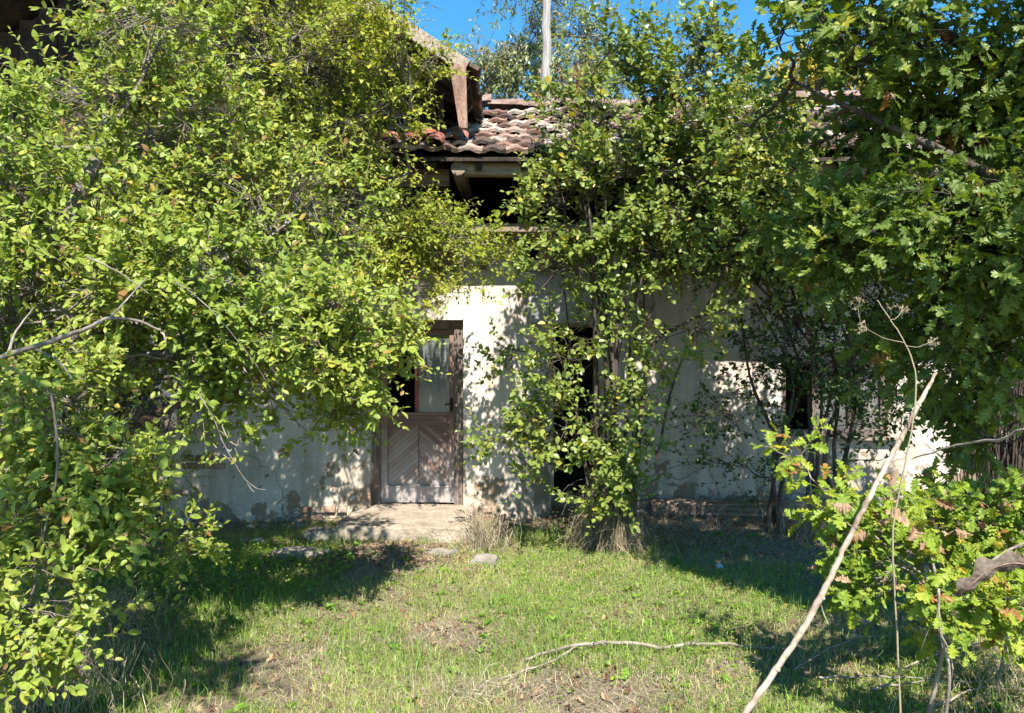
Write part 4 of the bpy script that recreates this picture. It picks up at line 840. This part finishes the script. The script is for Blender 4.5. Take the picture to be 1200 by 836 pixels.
# ------------------------------------------------------------------ pole, brushwood, sticks
g = Geo(); g.limb([(.55, 13.2, 0), P(640, 110, 13.2), P(642, -60, 13.2)+[0, 0, 1.2]], [.095, .08, .065], 12, 30, .006)
tag(g.build('utility_pole', M['polewood'], smooth=True), 'silvery weathered wooden pole rising behind the roof', 'pole')
g = Geo(); n_ = 520
x0 = rng.uniform(5.0, 7.2, n_); y0_ = rng.uniform(8.3, 9.4, n_); p0 = np.stack([x0, y0_, np.zeros(n_)], -1); p1 = p0+np.stack([rng.normal(0, .22, n_), rng.normal(0, .12, n_), rng.uniform(1.3, 2.3, n_)], -1)
g.tubes(wig(p0, p1, 6, .03), np.linspace(1, .4, 6)[None]*rng.uniform(.004, .014, (n_, 1)), 4, a=rng.random(n_))
tag(g.build('brushwood_stack', M['darkbark'], smooth=True), 'dark upright stack of brushwood against the right end of the house', 'brushwood')
g = Geo()
o_ = g.limb([P(850, 870, 2.75), P(945, 730, 2.95), P(1010, 600, 3.15), P(1062, 502, 3.3), P(1097, 437, 3.42)], [.0118, .0112, .0125, .0102, .0108, .009, .0095, .0055], 10, 90, .0012)
for k in (14, 27, 41, 52, 63, 74): blob(g, o_[k]+[.004, -.004, .002], (.0135-.006*k/90, .0135-.006*k/90, .011), k, 2, .3, 2.2)
for k, (dx, dz) in ((27, (.03, -.10)), (41, (-.03, .02)), (63, (.02, .03))): g.limb([o_[k], o_[k]+[dx*.5, .02, dz*.5], o_[k]+[dx, 0, dz]], [.004, .0015], 5)
g.limb([P(850, 870, 2.75), (.70, 2.62, .22), (.62, 2.5, -.03)], [.0118, .013], 8)
tag(g.build('dead_stick', M['stick'], smooth=True), 'long pale bare stick slanting up across the lower right corner', 'stick')
g = Geo()
main = [P(1046, 640, 3.3), P(1054, 575, 3.28), P(1069, 500, 3.26), P(1073, 440, 3.26), P(1060, 402, 3.26), P(1043, 375, 3.26), P(1028, 352, 3.26)]
g.limb([(1.62, 3.34, -.02), (1.6, 3.33, .4)]+main, [.0045, .0034, .0018], 6, 40, .001)
def umbel(c, d, r, n):
    d = nrm(np.array(d, float))
    for k in range(n):
        e = nrm(d+rng.normal(0, .55, 3)); q_ = c+e*r*rng.uniform(.6, 1.1); g.limb([c, (c+q_)/2+rng.normal(0, r*.12, 3), q_], [.0011, .0006], 4, 5)
        for j in range(4):
            f = q_+nrm(e+rng.normal(0, .9, 3))*.010; g.tubes(np.array([[q_, f]]), np.array([[.0008, .0018]]), 4)
for (a, b, n) in ((P(1060, 402, 3.26), P(1015, 385, 3.22), 12), (P(1043, 375, 3.26), P(1056, 366, 3.3), 9), (P(1043, 375, 3.26), P(1044, 362, 3.2), 5), (P(1062, 405, 3.26), P(1088, 402, 3.3), 10), (P(1010, 383, 3.22), P(1005, 360, 3.2), 9)):
    g.limb([a, (a+b)/2+[0, 0, -.012], b], [.0016, .001], 5, 8, .001); umbel(b, b-a, .035, n)
tag(g.build('dry_umbel_stalk', M['straw'], smooth=True), 'dried seed-head stalk curving up beside the long pale stick', 'dry stalk')
g = Geo(); g.limb([P(1068, 538, 3.9), P(1120, 523, 3.7), P(1170, 515, 3.5), P(1240, 516, 3.3), (2.9, 3.2, .7), (3.2, 3.1, -.02)], [.0035, .006, .007, .009], 7, 30, .003)
tag(g.build('arching_cane', M['grey_twig'], smooth=True), 'thin bare cane arching in from the right edge above the oak sapling', 'cane')
def ground_pt(px, py, h=.02):
    Yd = CAMZ*FPX/(py-HOR); p = P(px, py, Yd); p[2] = float(gz(p[0], p[1]))+h; return p
g = Geo(); o_ = g.limb([ground_pt(615, 774, .03), ground_pt(672, 767, .05), ground_pt(730, 768, .05), ground_pt(785, 769, .04), ground_pt(835, 760, .04), ground_pt(905, 763, .03)], [.007, .011, .010, .006], 8, 30, .004)
g.limb([ground_pt(676, 768, .05), ground_pt(640, 782, .03), ground_pt(585, 795, .025), ground_pt(540, 800, .02)], [.007, .003], 6, 16, .004)
for k in (8, 20): g.limb([o_[k], o_[k]+[.03, -.05, .03], o_[k]+[.08, -.1, .02]], [.004, .0015], 5)
tag(g.build('fallen_branch', M['grey_twig'], smooth=True), 'forked bare branch lying on the grass in the middle of the lawn', 'branch')
g = Geo()
for pts in ([(1020, 815), (1080, 812), (1180, 822)], [(960, 796), (1040, 808), (1120, 815)], [(1060, 800), (1110, 780), (1160, 752)], [(930, 790), (1000, 760), (1050, 745)], [(1100, 836), (1150, 822), (1210, 826)]):
    g.limb([ground_pt(a, b, rng.uniform(.02, .08)) for a, b in pts], [.006, .003], 6, 14, .004)
tag(g.build('broken_branches', M['grey_twig'], smooth=True), 'tangle of broken dry branches on the ground under the oak sapling', 'branches')
g = Geo(); g.limb([ground_pt(1098, 900, 0), P(1112, 800, 3.15), P(1103, 745, 3.15), P(1100, 690, 3.15)], [.008, .005], 7, 18, .003); g.limb([P(1103, 745, 3.15), P(1112, 762, 3.12), P(1117, 785, 3.1)], [.004, .002], 5); g.limb([P(1102, 725, 3.15), P(1090, 735, 3.2), P(1078, 765, 3.25)], [.003, .001], 5)
tag(g.build('dead_sapling', M['grey_twig'], smooth=True), 'upright forked dead sapling stem at the bottom right', 'dead sapling')
# dry brown flower heads of a low shrub under the plum tree
rt = empty('spirea_shrub', 'small shrub with dry brown flower heads before the left window', 'shrub', P(190, 640, 7.2)*[1, 1, 0])
g, h, lf = Geo(), Geo(), Geo(); att = []
for (a, b) in ((200, 452), (225, 445), (255, 450), (190, 480), (172, 490), (208, 470)):
    o_ = g.limb([P(190, 640, 7.2)*[1, 1, 0]+rng.normal(0, .04, 3)*[1, 1, 0], P((a+190)/2-20, 540, 6.9), P(a-8, b-6, 6.5), P(a+6, b+8, 6.4)], [.008, .003], 6); att += list(o_[4:])
    tip = o_[-1]; h = Geo()
    blob(h, tip+(o_[-5]-tip)*.35, (.055, .03, .028), a, 4, .9, 4.5)
    h.build('seed_head', M['seedhead'], rt)
grow(rt, g, lf, [ell(215, 480, 6.7, 60, 50, .3, 30), ell(180, 560, 7.0, 50, 40, .3, 22)], att, 'oval', .05, K=8, L=.2, seed=13, limb_r=.005, twr=.002)
g.build('stems', M['darkbark'], rt, smooth=True); lf.build('crown', M['plum_leaf'], rt)

for k in range(46):
    right = rng.random() < .45; px_ = rng.uniform(745, 1000) if right else rng.uniform(150, 400); yy = (YR if right else YF)-rng.uniform(.06, .35)
    xx = P(px_, 0, yy)[0]; r_ = rng.uniform(.012, .045); g = Geo(); blob(g, (xx, yy, float(gz(xx, yy))+r_*.4), (r_*rng.uniform(1, 1.6), r_, r_*.7), k, 2, .4, 1.8, a=rng.random())
    tag(g.build('rubble_piece', M['stone' if rng.random() < .6 else 'whitestone']), 'small broken bit of plaster or stone lying at the foot of the %s wall' % ('right' if right else 'left'), 'rubble', 'rubble at the foot of the %s wall' % ('right' if right else 'left'))
# ------------------------------------------------------------------ ground cover
def area_pts(n, x0=-5.6, x1=5.6, y0=2.9, y1=8.9, p=1.0):
    y = y0+(y1-y0)*rng.random(n*3)**p; x = rng.uniform(x0, x1, n*3); k = np.abs(x) < .66*y+.5
    return x[k][:n], y[k][:n]
def nz2(x, y, f, s): return np.array([noise.fractal(Vector((a*f+s, b*f, s*.7)), 1, 2, 3) for a, b in zip(x, y)])
def on_step(x, y): return (x > P(385, 0, 7.2)[0]) & (x < P(549, 0, 7.2)[0]+.03) & (y > 7.17)
def inhouse(x, y): return (y > np.where(x < .1, 8.13, 8.75))
def dirt(x, y):
    """0 = lush, 1 = bare / dry: the trodden strip to the left of the lawn, the foot of the walls, worn patches"""
    d = np.exp(-((x+1.35-.16*(y-4))**2/.16)-((y-4.2)/2.2)**2)*.72+np.exp(-((x+1.0)**2/.5+(y-6.5)**2/.22))*1.0+np.clip((y-7.0)/.9, 0, 1)*.75
    d += np.exp(-((x-.75)**2/.10+(y-5.05)**2/.10))*.6+np.exp(-((x+.35)**2/.12+(y-4.9)**2/.2))*.45+np.exp(-((x-.1)**2/.3+(y-3.9)**2/.06))*.6+np.clip((x-1.3)/1.0, 0, 1)*.6+np.clip((-x-1.9)/.6, 0, 1)*np.clip((5.4-y), 0, 1)*.7
    d += np.clip(nz2(x, y, .8, 21)*.9, 0, .4)+np.clip(nz2(x, y, 2.6, 31)*.7, 0, .3)+np.clip((y-6.2)/.7, 0, 1)*np.clip((x-.9)/.5, 0, 1)*.8
    return d
def blades(name, mat, n, hmin, hmax, wid, keepf, lean=.5, vfun=None, flat=False, p=1.25, z0=0.0, seg=2, **tg):
    x, y = area_pts(n, p=p); k = keepf(x, y); x, y = x[k], y[k]; n = len(x); z = gz(x, y)+z0
    h = rng.uniform(hmin, hmax, n); th = rng.uniform(0, 2*math.pi, n); ln = np.abs(rng.normal(0, lean, n))
    dirv = np.stack([np.cos(th), np.sin(th), np.zeros(n)], -1)
    up = np.stack([np.zeros(n), np.zeros(n), np.ones(n)], -1)
    wv = np.stack([-np.sin(th), np.cos(th), np.zeros(n)], -1)*(wid*rng.uniform(.6, 1.3, n))[:, None]
    ang = rng.uniform(0, 2*math.pi, n); wv2 = np.stack([np.cos(ang), np.sin(ang), np.zeros(n)], -1)*np.linalg.norm(wv, axis=1)[:, None]; wv = .6*wv+.6*wv2
    b = np.stack([x, y, z], -1)
    if flat:
        c0 = b; c1 = b+dirv*h[:, None]*.5+up*(rng.uniform(.0, .03, n))[:, None]; c2 = b+dirv*h[:, None]+up*(rng.uniform(-.005, .03, n))[:, None]
    else:
        c0 = b; c1 = b+up*(h*.6)[:, None]+dirv*(h*ln*.35)[:, None]; c2 = b+up*(h*(1-.35*np.minimum(ln, 1.5)))[:, None]+dirv*(h*ln*1.0)[:, None]
    V = np.stack([c0-wv, c0+wv, c1-wv*.85, c1+wv*.85, c2], 1); off = (np.arange(n)*5)[:, None]
    q = np.array([[0, 1, 3, 2]])+off; t = np.array([[2, 3, 4]])+off
    v = vfun(x, y) if vfun else rng.random(n)
    g = Geo(); g.add(V, q, t, a=np.repeat(np.clip(v, 0, 1), 5)); return tag(g.build(name, M[mat]), kind='stuff', **tg)
def vgr(x, y): return .50+.22*nz2(x, y, .9, 3)+rng.normal(0, .16, len(x))+.25*np.clip(dirt(x, y), 0, 1)
blades('grass', 'grass', 330000, .018, .07, .0017, lambda x, y: (rng.random(len(x)) > np.clip(dirt(x, y)*.9+.5*nz2(x, y, 1.4, 1), 0, .985)) & ~on_step(x, y) & ~inhouse(x, y), lean=.85, vfun=vgr, label='short green grass of the worn lawn', cat='grass')
blades('grass', 'grass', 42000, .06, .17, .0022, lambda x, y: (nz2(x, y, 1.7, 5) > .12) & ~on_step(x, y) & (y < 7.4) & (dirt(x, y) < .8), lean=.8, vfun=lambda x, y: .25+rng.normal(0, .15, len(x)), label='longer bright green grass tufts on the lawn', cat='grass')
blades('dead_grass', 'straw', 240000, .03, .14, .0011, lambda x, y: (rng.random(len(x)) < np.clip(.25+dirt(x, y)*.75+.5*nz2(x, y, 1.6, 8), .06, 1)) & ~on_step(x, y) & ~inhouse(x, y), flat=True, label='dead straw lying flat among the grass', cat='dead grass')
def put_flat(name, mat, kind, n, s0, s1, keepf, label, cat, h=(0, .02), tilt=.35, vf=None, p=1.2, **k2):
    x, y = area_pts(n, p=p, **k2); k = keepf(x, y); x, y = x[k], y[k]; n = len(x); z = gz(x, y)+rng.uniform(h[0], h[1], n)
    g = Geo(); th = rng.uniform(0, 6.28, n); v = rng.random(n) if vf is None else vf(n)
    put_leaves(g, kind, np.stack([x, y, z], -1), np.stack([np.cos(th), np.sin(th), rng.normal(0, .2, n)], -1), np.array([0, 0, 1.])+rng.normal(0, tilt, (n, 3)), rng.uniform(s0, s1, n), v)
    return tag(g.build(name, M[mat]), label, cat, kind='stuff')
put_flat('leaf_litter', 'litter', 'oakdry', 9000, .02, .055, lambda x, y: (rng.random(len(x)) < np.clip(.10+dirt(x, y)*.9+.3*nz2(x, y, 1.5, 2), .03, 1)) & ~on_step(x, y) & ~inhouse(x, y), 'brown fallen leaves scattered over bare soil', 'leaf litter')
put_flat('clover', 'clover', 'round', 90000, .009, .022, lambda x, y: (nz2(x, y, 1.0, 11)+.22*rng.normal(0, 1, len(x))-.3*dirt(x, y)+.25 > .10) & ~on_step(x, y) & (y < 7.9), 'small-leaved clover and weeds among the lawn grass', 'ground cover', h=(.0, .05), tilt=.4)
put_flat('periwinkle', 'clover', 'small', 16000, .02, .038, lambda x, y: (((x+2.3)**2/1.1+(y-6.3)**2/.75+.5*nz2(x, y, 2.2, 4) < 1)), 'bright low ground cover in front of the left wall', 'ground cover', h=(.01, .08), tilt=.5, x0=-4.5, x1=-.8, y0=5.0, y1=7.6)
put_flat('leaf_litter', 'litter', 'small', 5200, .012, .035, lambda x, y: ((x+1.25)**2/.7+(y-6.75)**2/.25+.8*nz2(x, y, 3, 6) < 1.0) & ~on_step(x, y), 'reddish brown litter of small dead leaves in front of the doorstep', 'leaf litter', x0=-2.6, x1=-.2, y0=6.0, y1=7.6)
g = Geo(); ps, ds, ns, ss = [], [], [], []
x, y = area_pts(620, y0=3.0, y1=7.6)
for a, b in zip(x, y):
    if on_step(np.array([a]), np.array([b]))[0]: continue
    n_ = rng.integers(4, 9); r0 = rng.uniform(.02, .06)
    for k in range(n_):
        th = k*2.4+rng.random(); ps.append((a, b, float(gz(a, b))+.005)); ds.append((math.cos(th), math.sin(th), rng.uniform(.2, 1.1))); ns.append((-math.cos(th)*.6, -math.sin(th)*.6, 1)); ss.append(r0*rng.uniform(.6, 1.2))
put_leaves(g, 'oval', np.array(ps), np.array(ds), np.array(ns), np.array(ss), rng.random(len(ps))*.7)
tag(g.build('broadleaf_weeds', M['clover']), 'small rosettes of broadleaf weeds scattered through the lawn', 'weeds', kind='stuff')
# tall straw stalks and dry weeds
def stalks(g, c, r, n, h0, h1, lean=.15, rad=.0014, hang=0):
    a = rng.random(n)*6.28; rr = np.minimum(np.abs(rng.normal(0, .6, n)), 1.7); x = c[0]+r[0]*rr*np.cos(a); y = c[1]+r[1]*rr*np.sin(a); p0 = np.stack([x, y, gz(x, y)], -1)
    h = (h0+(h1-h0)*rng.random(n)**1.7)*(1-.3*rr); p1 = p0+np.stack([rng.normal(0, lean, n)*h, rng.normal(0, lean, n)*h, h], -1)
    g.tubes(wig(p0, p1, 6, .13), np.linspace(1, .4, 6)[None]*rng.uniform(.3, 1.5, (n, 1))*rad, 3, a=rng.random(n))
    m = n//2; k = rng.choice(n, m); b = p0[k]+(p1[k]-p0[k])*rng.uniform(.4, 1, (m, 1)); e = b+np.stack([rng.normal(0, .06, m), rng.normal(0, .06, m), rng.uniform(-.1, .08, m)], -1)
    g.tubes(wig(b, e, 4, .15), np.linspace(1, .3, 4)[None]*np.full((m, 1), rad*.7), 3, a=rng.random(m))
def weed(name, lab, c, r, n, h0, h1, **k):
    g = Geo(); stalks(g, c, r, n, h0, h1, **k); return tag(g.build(name, M['straw']), lab, 'dry weeds')
weed('dry_weeds', 'pale dry weeds standing at the corner of the pier right of the doorstep', (-.25, 7.0), (.24, .2), 300, .15, .55, lean=.35, rad=.0019)
weed('dry_weeds', 'tall straw stalks under the plum tree at the bottom left', (-2.15, 3.75), (.4, .35), 420, .25, .62, lean=.16, rad=.0018)
g = Geo(); n_ = 800; th = rng.uniform(0, 6.28, n_); zt = .10+.55*rng.random(n_)**1.3; c_ = np.array([.86, 6.93])
rt_ = .06+.10*rng.random(n_); rb_ = rt_+np.abs(rng.normal(0, .11, n_))
top_ = np.stack([c_[0]+rt_*1.3*np.cos(th), c_[1]+rt_*np.sin(th), zt], -1); bx, by = c_[0]+rb_*1.35*np.cos(th+rng.normal(0, .3, n_)), c_[1]+rb_*np.sin(th)
bot_ = np.stack([bx, by, gz(bx, by)+np.where(rng.random(n_) < .6, 0, rng.random(n_)*.4)*zt], -1)
g.tubes(wig(top_, bot_, 7, .07), np.linspace(1, .5, 7)[None]*rng.uniform(.3, 1.5, (n_, 1))*.0024, 3, a=rng.random(n_)*.65)
stalks(g, (.88, 6.9), (.32, .22), 260, .05, .4, lean=.8)
tag(g.build('dry_weeds', M['straw']), 'dense skirt of dead straw hanging round the stems of the middle shrub', 'dry weeds')
weed('dry_weeds', 'brown dry stalks at the foot of the slim shrubs by the right wall', (2.85, 7.45), (.45, .25), 380, .12, .55, lean=.3, rad=.002)
weed('dry_weeds', 'sparse straw stalks at the bottom right corner under the sapling', (2.5, 3.7), (.6, .45), 420, .12, .45, lean=.3, rad=.0016)
weed('dry_weeds', 'grey stalks standing in the deep shade at the far left edge', (-4.4, 6.3), (.6, .5), 420, .5, 1.7, lean=.12, rad=.004)
weed('dry_weeds', 'grassy straw clump in the sun between the plum tree and the lawn', (-2.5, 5.0), (.4, .35), 330, .1, .3, lean=.5, rad=.0018)
weed('dry_weeds', 'low dry clump on the lawn left of the fallen branch', (-.2, 3.95), (.45, .14), 300, .05, .13, lean=1.3, rad=.0014)
weed('dry_weeds', 'low straw at the foot of the right wall beside the timber', (1.7, 7.7), (.7, .22), 240, .05, .3, lean=.9, rad=.0018)
